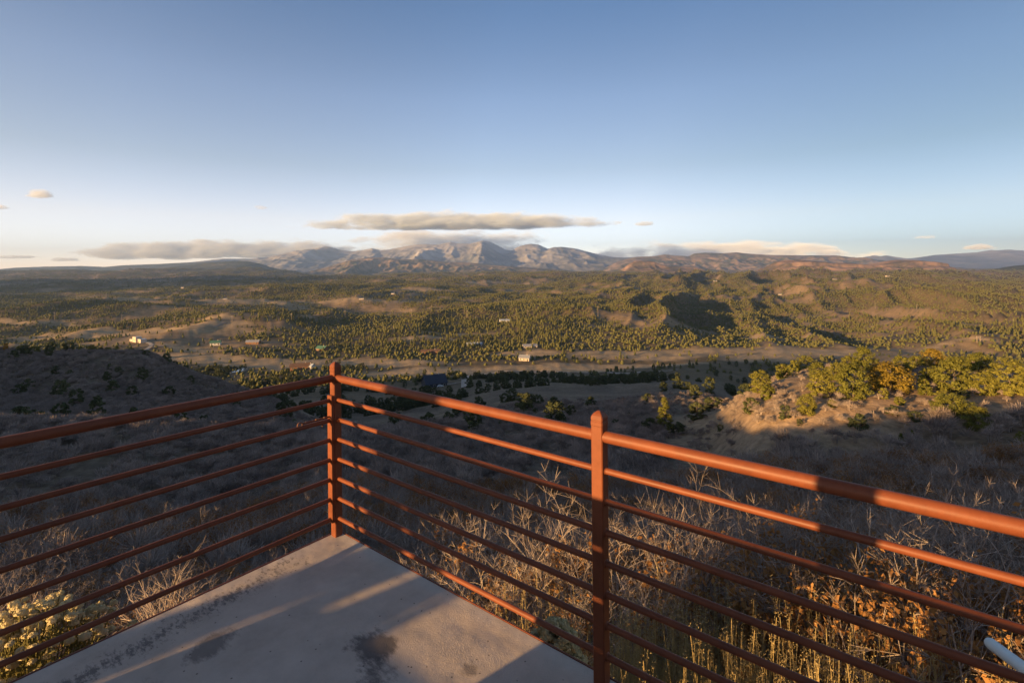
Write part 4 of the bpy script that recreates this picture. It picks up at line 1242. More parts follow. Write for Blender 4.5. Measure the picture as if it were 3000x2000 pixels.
for q, i in enumerate(first):
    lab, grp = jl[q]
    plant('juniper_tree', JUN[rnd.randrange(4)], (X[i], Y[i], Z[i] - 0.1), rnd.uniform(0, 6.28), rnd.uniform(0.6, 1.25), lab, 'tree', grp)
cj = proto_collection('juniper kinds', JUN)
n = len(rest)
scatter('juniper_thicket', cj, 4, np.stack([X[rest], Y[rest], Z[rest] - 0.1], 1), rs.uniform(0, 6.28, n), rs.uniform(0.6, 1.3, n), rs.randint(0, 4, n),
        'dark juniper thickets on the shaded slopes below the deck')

# ------------------------------------------------------------------ pine woods of the valley
cp = proto_collection('pine kinds', PINE + LOWPINE)
def wood(n, d0, d1, s0, s1, seed, indiv=0):
    rs = np.random.RandomState(seed)
    X, Y = sector_points(n, d0, d1, -260, 3260, rs)
    pxa = 1500 + F_PX * X / Y
    keep = rs.rand(n) < tree_cover(X, Y) * np.where(Y < 620, np.where((pxa > 1340) & (pxa < 2200) & (Y < 640), 0.08, 0.6), 1.0)
    # the near woods hold tall pines in stands and low pinyon scrub elsewhere
    X, Y = X[keep], Y[keep]; Z = H(X, Y); px, py = px_of(X, Y, Z)
    stand = fbm(X / 150, Y / 200, 111, 3)
    tall = rs.rand(len(X)) < 0.75 * sstep(-0.15, 0.35, stand)
    idx = np.where(tall, rs.randint(0, 5, len(X)), rs.randint(5, 9, len(X)))
    sc = rs.uniform(s0, s1, len(X)) * np.where(tall, 0.9, 0.95)
    return X, Y, Z, px, py, idx, sc, tall, rs
X, Y, Z, px, py, idx, sc, tall, rs = wood(76000, 430, 1800, 0.5, 0.95, 21)
sel = np.where(tall & (px > 0) & (px < 3000) & (Y > 560))[0]
hts = np.array([8.5, 10, 7.5, 11.5, 6])
sel = sel[np.argsort(-(hts[idx[sel]] * sc[sel] / Y[sel]))][:280]
m = np.ones(len(X), bool); m[sel] = False
pl = mark_labels('tall pine', px[sel], py[sel] - 8, VALLEY_MARKS, 'tall pines of the valley woods')
for q, i in enumerate(sel):
    lab, grp = pl[q]
    plant('pine_tree', PINE[idx[i]], (X[i], Y[i], Z[i]), rnd.uniform(0, 6.28), float(sc[i]), lab, 'tree', grp)
n = int(m.sum())
scatter('pine_woods', cp, 9, np.stack([X[m], Y[m], Z[m]], 1), rs.uniform(0, 6.28, n), sc[m], idx[m], 'mixed pine and pinyon woods on the valley floor')
X, Y, Z, px, py, idx, sc, tall, rs = wood(120000, 1800, 3800, 0.75, 1.25, 22)
n = len(X)
scatter('pine_woods', cp, 9, np.stack([X, Y, Z], 1), rs.uniform(0, 6.28, n), sc, idx, 'distant pine forest rolling across the plain')
X, Y, Z, px, py, idx, sc, tall, rs = wood(110000, 3800, 9000, 1.4, 2.2, 23)
n = len(X)
scatter('pine_woods', cp, 9, np.stack([X, Y, Z], 1), rs.uniform(0, 6.28, n), sc, idx, 'far pine forest below the hills')

# ------------------------------------------------------------------ scrub oak on the near slopes
rs = np.random.RandomState(33)
X, Y = sector_points(2600, 3.2, 27, -700, 3700, rs)
u, t = deck_ut(X, Y)
ok = ((u < -0.9) | (t < -0.9)) & (np.hypot(X, Y) > 3)
# straw grass grows in the first metres beyond the right hand edge
ok &= ~((t < 0) & (t > -2.6) & (u > 1.0))
ok &= rs.rand(len(X)) < np.where(Y < 9, 0.95, 0.62)
X, Y = X[ok], Y[ok]
order = np.argsort(Y); X, Y = X[order], Y[order]
# thin out plants that would stand inside each other
kept = []
for i in range(len(X)):
    if all((X[i] - X[j]) ** 2 + (Y[i] - Y[j]) ** 2 > (0.4 if Y[i] < 9 else 0.62) for j in kept[-160:]):
        kept.append(i)
kept = kept[:300]
X, Y = X[kept], Y[kept]; Z = H(X, Y); px, py = px_of(X, Y, Z)
leafs = [rnd.random() < (0.8 if y_ < 8 else 0.4 if y_ < 14 else 0.15) for y_ in Y]
ol = mark_labels(['brown leaved scrub oak' if q_ else 'bare grey scrub oak' for q_ in leafs], px, py - 60, NEAR_MARKS, 'scrub oaks on the slope below the railing')
for i in range(len(X)):
    u, t = deck_ut(X[i], Y[i])
    leafy = leafs[i]
    k = rnd.randrange(5, 9) if leafy else rnd.randrange(0, 5)
    br, lf = OAK[k]
    edge = max(-u, -t)
    scl = rnd.uniform(0.8, 1.15) * (0.5 if edge < 1.5 else 0.7 if edge < 3 else 1.0)
    if px[i] < 1350 and Y[i] < 17: scl *= 0.6
    lab, grp = ol[i]
    o = plant('scrub_oak', br, (X[i], Y[i], Z[i]), rnd.uniform(0, 6.28), scl, lab, 'shrub', grp)
    if lf is not None:
        c = bpy.data.objects.new('leaves', lf); COL.objects.link(c); c.parent = o
dmax = float(Y.max())
def with_leaves(a, b, nm):
    if b is None: return a
    va = np.empty(len(a.vertices) * 3, np.float32); a.vertices.foreach_get('co', va); vb = np.empty(len(b.vertices) * 3, np.float32); b.vertices.foreach_get('co', vb)
    fa = np.empty(len(a.polygons) * 3, np.int32); a.loops.foreach_get('vertex_index', fa); fb_ = np.empty(len(b.polygons) * 3, np.int32); b.loops.foreach_get('vertex_index', fb_)
    me = mesh_np(nm, np.concatenate([va.reshape(-1, 3), vb.reshape(-1, 3)]), np.concatenate([fa.reshape(-1, 3), fb_.reshape(-1, 3) + len(a.vertices)]))
    me.materials.append(M['twig']); me.materials.append(M['dry_leaf'])
    if len(me.polygons) == (len(fa) + len(fb_)) // 3:
        me.polygons.foreach_set('material_index', np.concatenate([np.zeros(len(fa) // 3, np.int32), np.ones(len(fb_) // 3, np.int32)]))
    return me
cn = proto_collection('near oak kinds', [with_leaves(a, b, 'leafy_oak') for a, b in OAK])
X, Y = sector_points(5200, 4.2, 34, -700, 3700, rs)
u, t = deck_ut(X, Y)
ok = ((u < -1.6) | (t < -1.9)) & ~((t < 0) & (t > -2.6) & (u > 1.0)) & (rs.rand(len(X)) < np.where(Y < 12, 0.95, 0.6))
X, Y = X[ok], Y[ok]; Z = H(X, Y); px, py = px_of(X, Y, Z); n = len(X)
edge = np.maximum(-u[ok], -t[ok])
sc = rs.uniform(0.6, 1.1, n) * np.where(edge < 3, 0.7, 1.0) * np.where((px < 1350) & (Y < 17), 0.6, 1.0)
lv = rs.rand(n) < np.where(Y < 11, 0.6, 0.15)
scatter('scrub_oak_thicket', cn, 9, np.stack([X, Y, Z], 1), rs.uniform(0, 6.28, n), sc, np.where(lv, rs.randint(5, 9, n), rs.randint(0, 5, n)), 'tangled grey oak brush filling the slope below the railing')
co = proto_collection('scrub oak kinds', OAKFAR)
X, Y = sector_points(26000, dmax * 0.9, 150, -500, 3500, rs)
Z = H(X, Y); px, py = px_of(X, Y, Z)
dn = 0.36 + 0.55 * sstep(-0.2, 0.3, fbm(X / 13, Y / 13, 121, 3))
dn = np.where((px > 1950) & (Y > 44) & (Y < 100), 0.14 + 0.25 * sstep(0.0, 0.4, fbm(X / 9, Y / 9, 123, 3)), dn)
dn *= 1 - 0.7 * sstep(85, 140, Y) * (px > 900)
keep = rs.rand(len(X)) < dn
X, Y, Z = X[keep], Y[keep], Z[keep]; n = len(X)
kn = (px[keep] > 1950) & (Y > 42)
scatter('scrub_oak_thicket', co, 6, np.stack([X, Y, Z], 1), rs.uniform(0, 6.28, n), rs.uniform(0.7, 1.25, n) * np.where(kn, 0.5, 1.0), rs.randint(0, 6, n), 'grey leafless oak brush covering the slope below the deck')
X, Y = sector_points(15000, 100, 215, -500, 1000, rs)
dn = 0.35 + 0.5 * sstep(-0.2, 0.3, fbm(X / 12, Y / 12, 126, 3))
keep = rs.rand(len(X)) < dn
X, Y = X[keep], Y[keep]; Z = H(X, Y); n = len(X)
scatter('scrub_oak_thicket', co, 5, np.stack([X, Y, Z], 1), rs.uniform(0, 6.28, n), rs.uniform(0.7, 1.3, n), rs.randint(0, 5, n), 'grey brush on the dark left hill')

# ------------------------------------------------------------------ roads, pond
M['gravel'] = plain('pale gravel', (0.36, 0.31, 0.26), 0.95, 0.2, 0.4)
M['dirt'] = plain('packed dirt', (0.27, 0.21, 0.15), 0.95, 0.2, 0.4)
def smooth_path(pts, n=14):
    p = np.array(pts, float); p = np.concatenate([[2 * p[0] - p[1]], p, [2 * p[-1] - p[-2]]])
    out = []
    for i in range(1, len(p) - 2):
        for t in np.linspace(0, 1, n, endpoint=False):
            out.append(0.5 * ((2 * p[i]) + (-p[i - 1] + p[i + 1]) * t + (2 * p[i - 1] - 5 * p[i] + 4 * p[i + 1] - p[i + 2]) * t * t + (-p[i - 1] + 3 * p[i] - 3 * p[i + 1] + p[i + 2]) * t ** 3))
    out.append(p[-2]); return np.array(out)
def road(px_pts, width, mat, label, lift=0.5):
    w = np.array([ground_px(x, y, 300)[:2] for x, y in px_pts])
    p = smooth_path(w)
    d = np.gradient(p, axis=0); d /= np.linalg.norm(d, axis=1)[:, None]
    nrm = np.stack([-d[:, 1], d[:, 0]], 1)
    rows = []
    for k in (-1, -0.5, 0, 0.5, 1):
        q = p + nrm * k * width / 2
        rows.append(np.concatenate([q, (H(q[:, 0], q[:, 1]) + lift - 0.12 * k * k)[:, None]], 1))
    v = np.stack(rows, 1).reshape(-1, 3); n = len(p)
    f = [[i * 5 + k, i * 5 + k + 1, (i + 1) * 5 + k + 1, (i + 1) * 5 + k] for i in range(n - 1) for k in range(4)]
    return tag(link('gravel_road', mesh_np('gravel_road', v, np.array(f), True), mat), label, kind='structure')
road([(1365, 1134), (1362, 1118), (1366, 1106), (1382, 1099), (1420, 1096), (1466, 1091), (1560, 1089), (1700, 1092), (1820, 1094), (1900, 1099), (1985, 1106)], 6.0, M['gravel'], 'pale gravel road curving through the valley behind the right railing')
road([(1300, 1128), (1322, 1125), (1346, 1121), (1363, 1117)], 4.0, M['gravel'], 'gravel drive from the dark gabled house to the road')
road([(1905, 1096), (1935, 1088), (1985, 1083)], 5.0, M['dirt'], 'dirt track forking off the valley road')
road([(415, 1000), (436, 1004), (444, 1012), (430, 1024), (415, 1034)], 5.0, M['gravel'], 'pale drive curving below the flat roofed white house')
road([(445, 1018), (500, 1014), (560, 1010)], 4.5, M['dirt'], 'dirt road running right from the pale drive')
road([(625, 960), (642, 952), (660, 944)], 9.0, M['dirt'], 'short dirt road climbing into the woods')
m, n_, l_, b_ = new_mat('still pond water')
b_.inputs['Base Color'].default_value = (0.05, 0.07, 0.08, 1); b_.inputs['Roughness'].default_value = 0.04; b_.inputs['IOR'].default_value = 1.33
b_.inputs['Specular IOR Level'].default_value = 1.0
X0, Y0, _ = ground_px(700, 1087, 350)
def pond():
    mb = MB(); pts = []
    Xa, Ya, Za = ground_px(688, 1092, 350); Xb, Yb, Zb = ground_px(716, 1083, 350)
    d = np.array([Xb - Xa, Yb - Ya]); L = np.linalg.norm(d); d /= L; nn = np.array([-d[1], d[0]])
    z = max(Za, Zb, float(H(np.array([(Xa + Xb) / 2]), np.array([(Ya + Yb) / 2]))[0])) + 0.9
    c = np.array([(Xa + Xb) / 2, (Ya + Yb) / 2])
    N = 40
    v = [(*c, z)]
    for k in range(N):
        a = 2 * math.pi * k / N
        r = 1 + 0.12 * math.sin(3 * a + 1) + 0.08 * math.sin(5 * a)
        q = c + d * math.cos(a) * L * 0.62 * r + nn * math.sin(a) * 4.5 * r
        v.append((q[0], q[1], z))
    mb.add(v, [[0, 1 + k, 1 + (k + 1) % N] for k in range(N)])
    tag(mb.build('pond', m), 'narrow stock pond reflecting the sky left of the corner post', kind='structure')
    bk = MB(); vv = []
    for s, zz in ((1.0, z - 0.004), (1.12, z + 0.35), (1.5, z - 2.5)):
        for k in range(N): 
            q = np.array(v[1 + k][:2]); q = c + (q - c) * s; vv.append((q[0], q[1], zz))
    q = [[a * N + k, a * N + (k + 1) % N, (a + 1) * N + (k + 1) % N, (a + 1) * N + k] for a in range(2) for k in range(N)]
    bk.quads(vv, q); tag(bk.build('pond_bank', M['dirt']), 'low dirt bank round the stock pond', kind='structure')
pond()

# ------------------------------------------------------------------ houses
M['stucco'] = plain('pale cream stucco', (0.52, 0.43, 0.36), 0.9, 0.08, 0.5)  # even cream base colour of the walls
M['white_wall'] = plain('white siding', (0.48, 0.46, 0.44), 0.7, 0.06, 0.5)
M['log'] = plain('brown log wall', (0.2, 0.1, 0.055), 0.8, 0.25, 1.2)
M['dark_wall'] = plain('dark timber wall', (0.035, 0.04, 0.055), 0.7, 0.2, 1.0)
M['stone_wall'] = plain('pale stone wall', (0.42, 0.36, 0.3), 0.9, 0.3, 0.9)
M['grey_roof'] = plain('grey metal roof', (0.24, 0.25, 0.28), 0.5, 0.1, 0.5)
M['dark_roof'] = plain('blue black metal roof', (0.03, 0.036, 0.055), 0.45, 0.15, 0.5)
M['green_roof'] = plain('green metal roof', (0.06, 0.14, 0.1), 0.5, 0.1, 0.5)
M['white_roof'] = plain('pale blue white metal roof', (0.42, 0.47, 0.53), 0.4, 0.05, 0.5)
M['brown_roof'] = plain('brown shingle roof', (0.13, 0.075, 0.05), 0.9, 0.2, 1.0)
M['glass'] = plain('dark window glass', (0.03, 0.035, 0.045), 0.1, 0.1, 1.0)
M['trim'] = plain('light window trim', (0.5, 0.47, 0.43), 0.7, 0.05, 1.0)
def windows(root, w, d, h, n):
    for k in range(n):
        x = -w / 2 + w * (k + 0.5) / n
        fb = MB(); fb.box((x, -d / 2 - 0.04, h * 0.52), (min(1.8, w / n * 0.55), 0.08, h * 0.42)); f = fb.build('window', M['trim'], root)
        gb = MB(); gb.box((x, -d / 2 - 0.1, h * 0.52), (min(1.5, w / n * 0.45), 0.05, h * 0.34)); gb.build('pane', M['glass'], f)
def gable(x, y, w, d, h, rise, rz, wall, roof, label, nwin=3, ridge='x', d0=350, D=None, lift=0.0):
    X, Y, Z = ground_px(x, y, d0) if D is None else (xw(x, D, y), D, float(H(np.array([xw(x, D, y)]), np.array([float(D)]))[0]))
    o = empty('house', (X, Y, Z + lift), label, 'house', None, rz)
    mb = MB(); mb.box((0, 0, h / 2 - 0.6), (w, d, h + 1.2))
    if ridge == 'x':
        mb.add([(-w / 2, -d / 2, h), (-w / 2, d / 2, h), (-w / 2, 0, h + rise * 0.97), (w / 2, -d / 2, h), (w / 2, d / 2, h), (w / 2, 0, h + rise * 0.97)], [[0, 2, 1], [3, 4, 5]])
    else:
        mb.add([(-w / 2, -d / 2, h), (w / 2, -d / 2, h), (0, -d / 2, h + rise * 0.97), (-w / 2, d / 2, h), (w / 2, d / 2, h), (0, d / 2, h + rise * 0.97)], [[0, 1, 2], [3, 5, 4]])
    mb.build('wall', wall, o)
    rb = MB(); e = 0.7; t = 0.25
    W, Dp = (w / 2 + e, d / 2 + e) if ridge == 'x' else (d / 2 + e, w / 2 + e)
    drop = rise * e / (d / 2 if ridge == 'x' else w / 2)
    for s in (-1, 1):
        v = [(-W, s * Dp, h - drop), (W, s * Dp, h - drop), (W, 0, h + rise), (-W, 0, h + rise)]
        v = v + [(a, b, c + t) for a, b, c in v]
        if ridge == 'y': v = [(b, a, c) for a, b, c in v]
        rb.quads(v, [[0, 1, 2, 3], [4, 5, 6, 7], [0, 1, 5, 4], [0, 3, 7, 4], [1, 2, 6, 5]])
    ro = rb.build('roof', roof, o)
    cb = MB(); cb.box((w * 0.22, 0, h + rise + 0.2) if ridge == 'x' else (0, d * 0.2, h + rise + 0.2), (0.8, 0.8, 1.8)); cb.build('chimney', M['stone_wall'], ro)
    windows(o, w, d, h, nwin)
    db = MB(); db.box((w * 0.36, -d / 2 - 0.06, 1.05), (1.0, 0.1, 2.1)); db.build('door', M['brown_roof'], o)
    return o
def flat(x, y, blocks, rz, mats, label, d0=350):
    X, Y, Z = ground_px(x, y, d0)
    o = empty('house', (X, Y, Z), label, 'house', None, rz)
    for k, (bx, by, w, d, h) in enumerate(blocks):
        mb = MB(); mb.box((bx, by, h / 2 - 0.5), (w, d, h + 1)); wl_ = mb.build('wall', mats[0], o)
        rb = MB(); rb.box((bx, by, h + 0.14), (w + 0.5, d + 0.5, 0.28)); rb.build('roof', mats[1] if k < len(blocks) - 1 else mats[2], o)
        for q in range(max(1, int(w / 4))):
            xx = bx - w / 2 + w * (q + 0.5) / max(1, int(w / 4))
            fb = MB(); fb.box((xx, by - d / 2 - 0.04, h * 0.5), (1.5, 0.08, 1.3)); f = fb.build('window', M['trim'], o)
            gb = MB(); gb.box((xx, by - d / 2 - 0.1, h * 0.5), (1.2, 0.05, 1.0)); gb.build('pane', M['glass'], f)
    return o
flat(404, 1001, [(-8, 0, 10, 9, 3.4), (0.5, -1, 9, 8, 7.2), (9.5, 1, 9, 8, 4.2)], -0.5, (M['stucco'], M['white_wall'], M['white_roof']), 'flat roofed white house catching the sun above the pale drive at left')
gable(1272, 1131, 17, 12, 3.6, 5.5, 0.5, M['dark_wall'], M['dark_roof'], 'dark gabled house in the shade just behind the right railing', 4)
gable(1390, 1013, 22, 9, 3.4, 1.8, 0.1, M['white_wall'], M['white_roof'], 'long pale metal roofed building among golden trees right of centre', 5)
gable(944, 1026, 15, 9, 3.2, 3.2, -0.4, M['log'], M['green_roof'], 'log house with green roof among pines just left of the corner post', 3)
gable(632, 1010, 13, 9, 3.4, 2.8, 0.3, M['white_wall'], M['green_roof'], 'pale house with green roof in shaded trees left of centre', 3)
gable(742, 1006, 18, 9, 3.0, 2.2, 0.1, M['log'], M['grey_roof'], 'low grey roofed house in shaded trees right of the pale green roofed one', 3)
gable(58, 1016, 20, 10, 3.2, 2.6, 0.2, M['log'], M['grey_roof'], 'grey roofed house behind the lit hill edge at far left', 4, 'x', 400, 560, 10)
gable(1262, 1034, 26, 9, 3.0, 2.0, 0.15, M['log'], M['brown_roof'], 'long low brown house at the edge of the trees right of the corner post', 5)
gable(1538, 1056, 13, 10, 4.0, 3.0, -0.3, M['stone_wall'], M['grey_roof'], 'pale stone house at the foot of the wooded hill between the posts', 3)
gable(1552, 1018, 20, 9, 3.0, 2.2, 0.2, M['stone_wall'], M['grey_roof'], 'grey roofed house half hidden in trees above the pale stone house', 4)
gable(1478, 943, 20, 12, 3.6, 2.2, 0.2, M['white_wall'], M['white_roof'], 'small bright pale roofed building deep in the centre woods', 3)
gable(882, 1080, 22, 11, 3.4, 3.0, 0.3, M['log'], M['brown_roof'], 'brown roofed farmhouse in the shaded trees left of the corner post', 4)
gable(905, 1078, 11, 8, 3.0, 2.0, -0.2, M['white_wall'], M['white_roof'], 'little pale shed beside the brown roofed farmhouse', 2)
for x, y, w, lab in [(1060, 878, 26, 'white farm building on the far field right of the corner post'), (1152, 863, 22, 'pale farm building at the far end of the sunlit field'), (660, 878, 24, 'white building on the far field at left'),
                     (535, 846, 14, 'tiny white house left of the pale one on the dark rise'), (2445, 821, 22, 'white house on the far forested hill at right'),
                     (2286, 865, 22, 'white roofed house in the forest at right centre'), (2600, 812, 22, 'pale house near the top of the far forested hill'),
                     (2095, 826, 20, 'pale house in the forest between the second post and the mesa')]:
    X, Y, Z = ground_px(x, y, 1000)
    s = Y / F_PX
    gable(x, y, w * s * 0.5, w * s * 0.3, 1.7 * s, 1.3 * s, rnd.uniform(-0.4, 0.4), M['stone_wall'], M['grey_roof'] if rnd.random() < 0.6 else M['stone_wall'], lab, 2, 'x', 1000, None, 1.5 * s)
# vehicles by the dark house
def truck(x, y, rz, mat, label, cat='car'):
    X, Y, Z = ground_px(x, y, 350); o = empty('parked_car', (X, Y, Z + 0.1), label, cat, None, rz)
    mb = MB()
    prof = [(-2.4, 0.45), (-2.4, 0.95), (-1.5, 1.05), (-1.0, 1.6), (0.9, 1.62), (1.5, 1.1), (2.35, 1.0), (2.4, 0.45)]
    v = [(a, s, z) for s in (-0.9, 0.9) for a, z in prof]; k = len(prof)
    mb.quads(v, [[i, i + 1, k + i + 1, k + i] for i in range(k - 1)])
    mb.add(v, [[0, i, i + 1] for i in range(1, k - 1)] + [[k, k + i + 1, k + i] for i in range(1, k - 1)])
    mb.build('body', mat, o)
    wb = MB(); wb.box((0, 0, 1.33), (1.7, 1.83, 0.36)); wb.build('window', M['glass'], o)
    for a in (-1.5, 1.5):
        for s in (-0.85, 0.85):
            t = MB(); t.tube([(a, s - 0.1, 0.35), (a, s + 0.1, 0.35)], 0.35, 10); t.build('wheel', M['glass'], o)
M['car_white'] = plain('white car paint', (0.65, 0.68, 0.72), 0.3, 0.03, 1)
M['car_blue'] = plain('silver blue car paint', (0.3, 0.34, 0.4), 0.3, 0.03, 1)
truck(1290, 1134, 0.3, M['car_white'], 'white car parked right of the dark gabled house')
truck(1258, 1135, 0.1, M['car_blue'], 'silver car parked in front of the dark gabled house')
truck(1247, 1136, -0.2, M['car_white'], 'white car parked left of the silver car by the dark gabled house')

# ------------------------------------------------------------------ power line poles
M['pole'] = plain('weathered pole wood', (0.3, 0.24, 0.19), 0.9, 0.2, 2)
def pole(x, y, hpx, label, hframe=False):
    X, Y, Z = ground_px(x, y, 500); h = hpx * Y / F_PX
    o = empty('power_pole', (X, Y, Z), label, 'utility pole', 'power line poles crossing the valley')
    for dx in ((-2.2, 2.2) if hframe else (0,)):
        mb = MB(); mb.tube([(dx, 0, -1), (dx, 0, h * 0.5), (dx, 0, h)], [0.34, 0.28, 0.22], 8); mb.build('shaft', M['pole'], o)
    mb = MB(); mb.box((0, -0.3, h * 0.88), (7.4 if hframe else 4.2, 0.3, 0.36)); mb.build('crossarm', M['pole'], o)
    for dx in (-3.2, 0, 3.2) if hframe else (-1.8, 0.0, 1.8):
        ib = MB(); ib.tube([(dx, -0.3, h * 0.88 - 0.18), (dx, -0.3, h * 0.88 - 0.7), (dx, -0.3, h * 0.88 - 1.3)], [0.07, 0.15, 0.07], 6); ib.build('insulator', M['grey_roof'], o)
names = ['far left', 'second from the left', 'third from the left', 'fourth from the left', 'fifth from the left', 'sixth from the left', 'in the centre woods left of the small bright building',
         'in the centre woods above the small bright building', 'right of the small bright building', 'tallest, above the second railing post', 'on the tan clearing right of the second post',
         'on the forest ridge right of the clearing', 'standing small in the right hand forest', 'at the right beside a forest track', 'above the sunlit knoll']
for (x, y, h, hf), nm in zip([(160, 938, 24, 0), (357, 940, 18, 0), (511, 942, 16, 0), (680, 942, 18, 0), (854, 938, 20, 0), (1011, 930, 22, 0), (1206, 929, 24, 0), (1368, 932, 24, 0), (1546, 928, 20, 0),
                              (1752, 928, 32, 0), (2019, 936, 28, 0), (2138, 898, 24, 0), (2564, 906, 18, 0), (2686, 906, 14, 0), (2867, 1004, 20, 1)], names):
    pole(x, y, h, 'weathered power pole ' + nm if not hf else 'twin legged power pole ' + nm, bool(hf))

# ------------------------------------------------------------------ rabbitbrush, grass, vent pipe by the deck
def rabbitbrush(pos, h, w, seed, label):
    rs = np.random.RandomState(seed); o = empty('rabbitbrush', pos, label, 'shrub', 'yellow rabbitbrush beside the deck')
    sb = MB(); fb = MB()
    n = 300
    for k in range(n):
        a = rs.uniform(0, 2 * math.pi); q = rs.uniform(0, 1) ** 0.55
        el = math.acos(q * 0.97)
        d = np.array([math.cos(a) * q * w / 2, math.sin(a) * q * w / 2, math.sin(el) * h])
        d *= rs.uniform(0.86, 1.06)
        p0 = np.array([math.cos(a) * q * w * 0.12, math.sin(a) * q * w * 0.12, -0.12])
        mid = (p0 + d) / 2 + np.array([0, 0, 0.06 * h]) + rs.normal(size=3) * 0.02
        sb.tube([p0, mid, d], [0.004, 0.003, 0.002], 3, False)
        # leaves along the stem
        m = 14; tt = rs.uniform(0.35, 0.98, m)[:, None]
        c = p0 + (d - p0) * tt + rs.normal(size=(m, 3)) * 0.018
        leaf_tris(sb, c, rand_unit(m, rs), 0.008, rs, 7.0, 0.6)
        # domed cluster of tiny florets
        r = rs.uniform(0.016, 0.03)
        lat = [(r * math.cos(q_ * 0.6) if q_ < 2 else r * 0.35, r * (0.15 + 0.42 * q_)) for q_ in range(3)]
        dv = [(d[0] + rr_ * math.cos(i_ * 1.047) * rs.uniform(0.85, 1.1), d[1] + rr_ * math.sin(i_ * 1.047) * rs.uniform(0.85, 1.1), d[2] + zz_ - r * 0.35) for rr_, zz_ in lat for i_ in range(6)] + [(d[0], d[1], d[2] + r * 0.75)]
        fb.add(dv, [[a_ * 6 + i_, a_ * 6 + (i_ + 1) % 6, (a_ + 1) * 6 + (i_ + 1) % 6] for a_ in range(2) for i_ in range(6)] + [[a_ * 6 + i_, (a_ + 1) * 6 + (i_ + 1) % 6, (a_ + 1) * 6 + i_] for a_ in range(2) for i_ in range(6)] + [[12 + i_, 12 + (i_ + 1) % 6, 18] for i_ in range(6)])
        m = 60; u = rand_unit(m, rs); u[:, 2] = np.abs(u[:, 2])
        c = d + u * r * np.array([1, 1, 0.8])
        leaf_tris(fb, c, u, 0.009, rs, 1.3, 0.5)
    sb.build('stems', M['stem'], o)
    fb.build('seed_heads', M['flower'], o)
    return o
def at_deck_px(x, y, D):
    return (xw(x, D, y), D, zpx(x, y, D))
p = at_deck_px(70, 1815, 2.55); rabbitbrush((p[0], p[1], p[2] - 0.62), 0.64, 1.02, 1, 'big pale yellow rabbitbrush at the lower left outside the deck')
p = at_deck_px(1622, 1835, 2.75); rabbitbrush((p[0] , p[1], p[2] - 0.46), 0.46, 0.36, 2, 'small yellow rabbitbrush just outside the deck left of the second post')

def lit_bush(pos, h, w, seed, label):
    mb, tips, tw = bare_shrub(seed, h, w, 16, 7, 0.009)
    o = mb.build('bare_shrub', M['twig'], None, False, pos)
    return tag(o, label, 'shrub')
def build_sky_blocker():  # unseen building added to keep warm sky light off the railing
    o = empty('sky_blocker', P(7.0, 4.2), 'unseen building added beside the deck to block warm sky light', 'building', None, math.atan2(-LY, -LX))
    for nm_, c_, d_, m_ in (('wall', (0.0, -3.0, 1.0), (8.6, 5.0, 5.6), M['dark_wall']), ('roof', (0.0, -3.0, 4.0), (9.6, 6.1, 0.35), M['brown_roof'])):
        b_ = MB(); b_.box(c_, d_); b_.build(nm_, m_, o)
    b_ = MB(); b_.box((0.5, -0.46, 0.6), (1.0, 0.08, 2.1)); b_.build('door', M['dark_wall'], o)
    for x_ in (-1.6, 3.2):
        b_ = MB(); b_.box((x_, -0.46, 1.2), (1.4, 0.08, 1.2)); f_ = b_.build('window', M['trim'], o)
        b_ = MB(); b_.box((x_, -0.41, 1.2), (1.2, 0.05, 1.0)); b_.build('pane', M['glass'], f_)
build_sky_blocker()
def shade_juniper(u_, t_, w_, h_):  # unseen tree added to dim a stretch of the handrail
    x_, y_, _ = P(u_, t_); z_ = float(H(np.array([x_]), np.array([y_]))[0])
    o_ = bpy.data.objects.new('juniper_tree', CONE[1][1]); COL.objects.link(o_); o_.location = (x_, y_, z_); o_.scale = (w_ / 1.7, w_ / 1.7, h_ / 3.2)
    c_ = bpy.data.objects.new('crown', CONE[1][0]); COL.objects.link(c_); c_.parent = o_
    tag(o_, 'unseen slim juniper added behind the deck to dim the handrail', 'tree')
shade_juniper(-1.15, 7.2, 1.2, 7.0)
# oak brush behind the deck, out of the picture, added to dapple the slab
for k_, (u_, t_, q_) in enumerate([(0.2, 3.5, 1.0), (1.0, 3.9, 1.1), (1.7, 3.4, 0.95), (2.5, 3.8, 1.1), (3.3, 3.5, 1.0), (4.0, 4.0, 1.1), (-0.6, 4.4, 0.9)]):
    x_, y_, _ = P(u_, t_); o_ = plant('scrub_oak', OAK[5 + k_ % 3][0], (x_, y_, float(H(np.array([x_]), np.array([y_]))[0])), k_ * 1.3, q_, 'unseen scrub oak added behind the deck to dapple the slab', 'shrub', 'unseen scrub oaks added behind the deck')
    c_ = bpy.data.objects.new('leaves', OAK[5 + k_ % 3][1]); COL.objects.link(c_); c_.parent = o_
p = at_deck_px(520, 1640, 4.2); lit_bush((p[0], p[1], p[2] - 0.85), 0.95, 1.0, 77, 'pale leafless bush lit by the sun just outside the left deck edge')
p = at_deck_px(1270, 1610, 4.0); lit_bush((p[0], p[1], p[2] - 0.75), 0.8, 0.9, 78, 'pale leafless bush lit by the sun just outside the right deck edge')

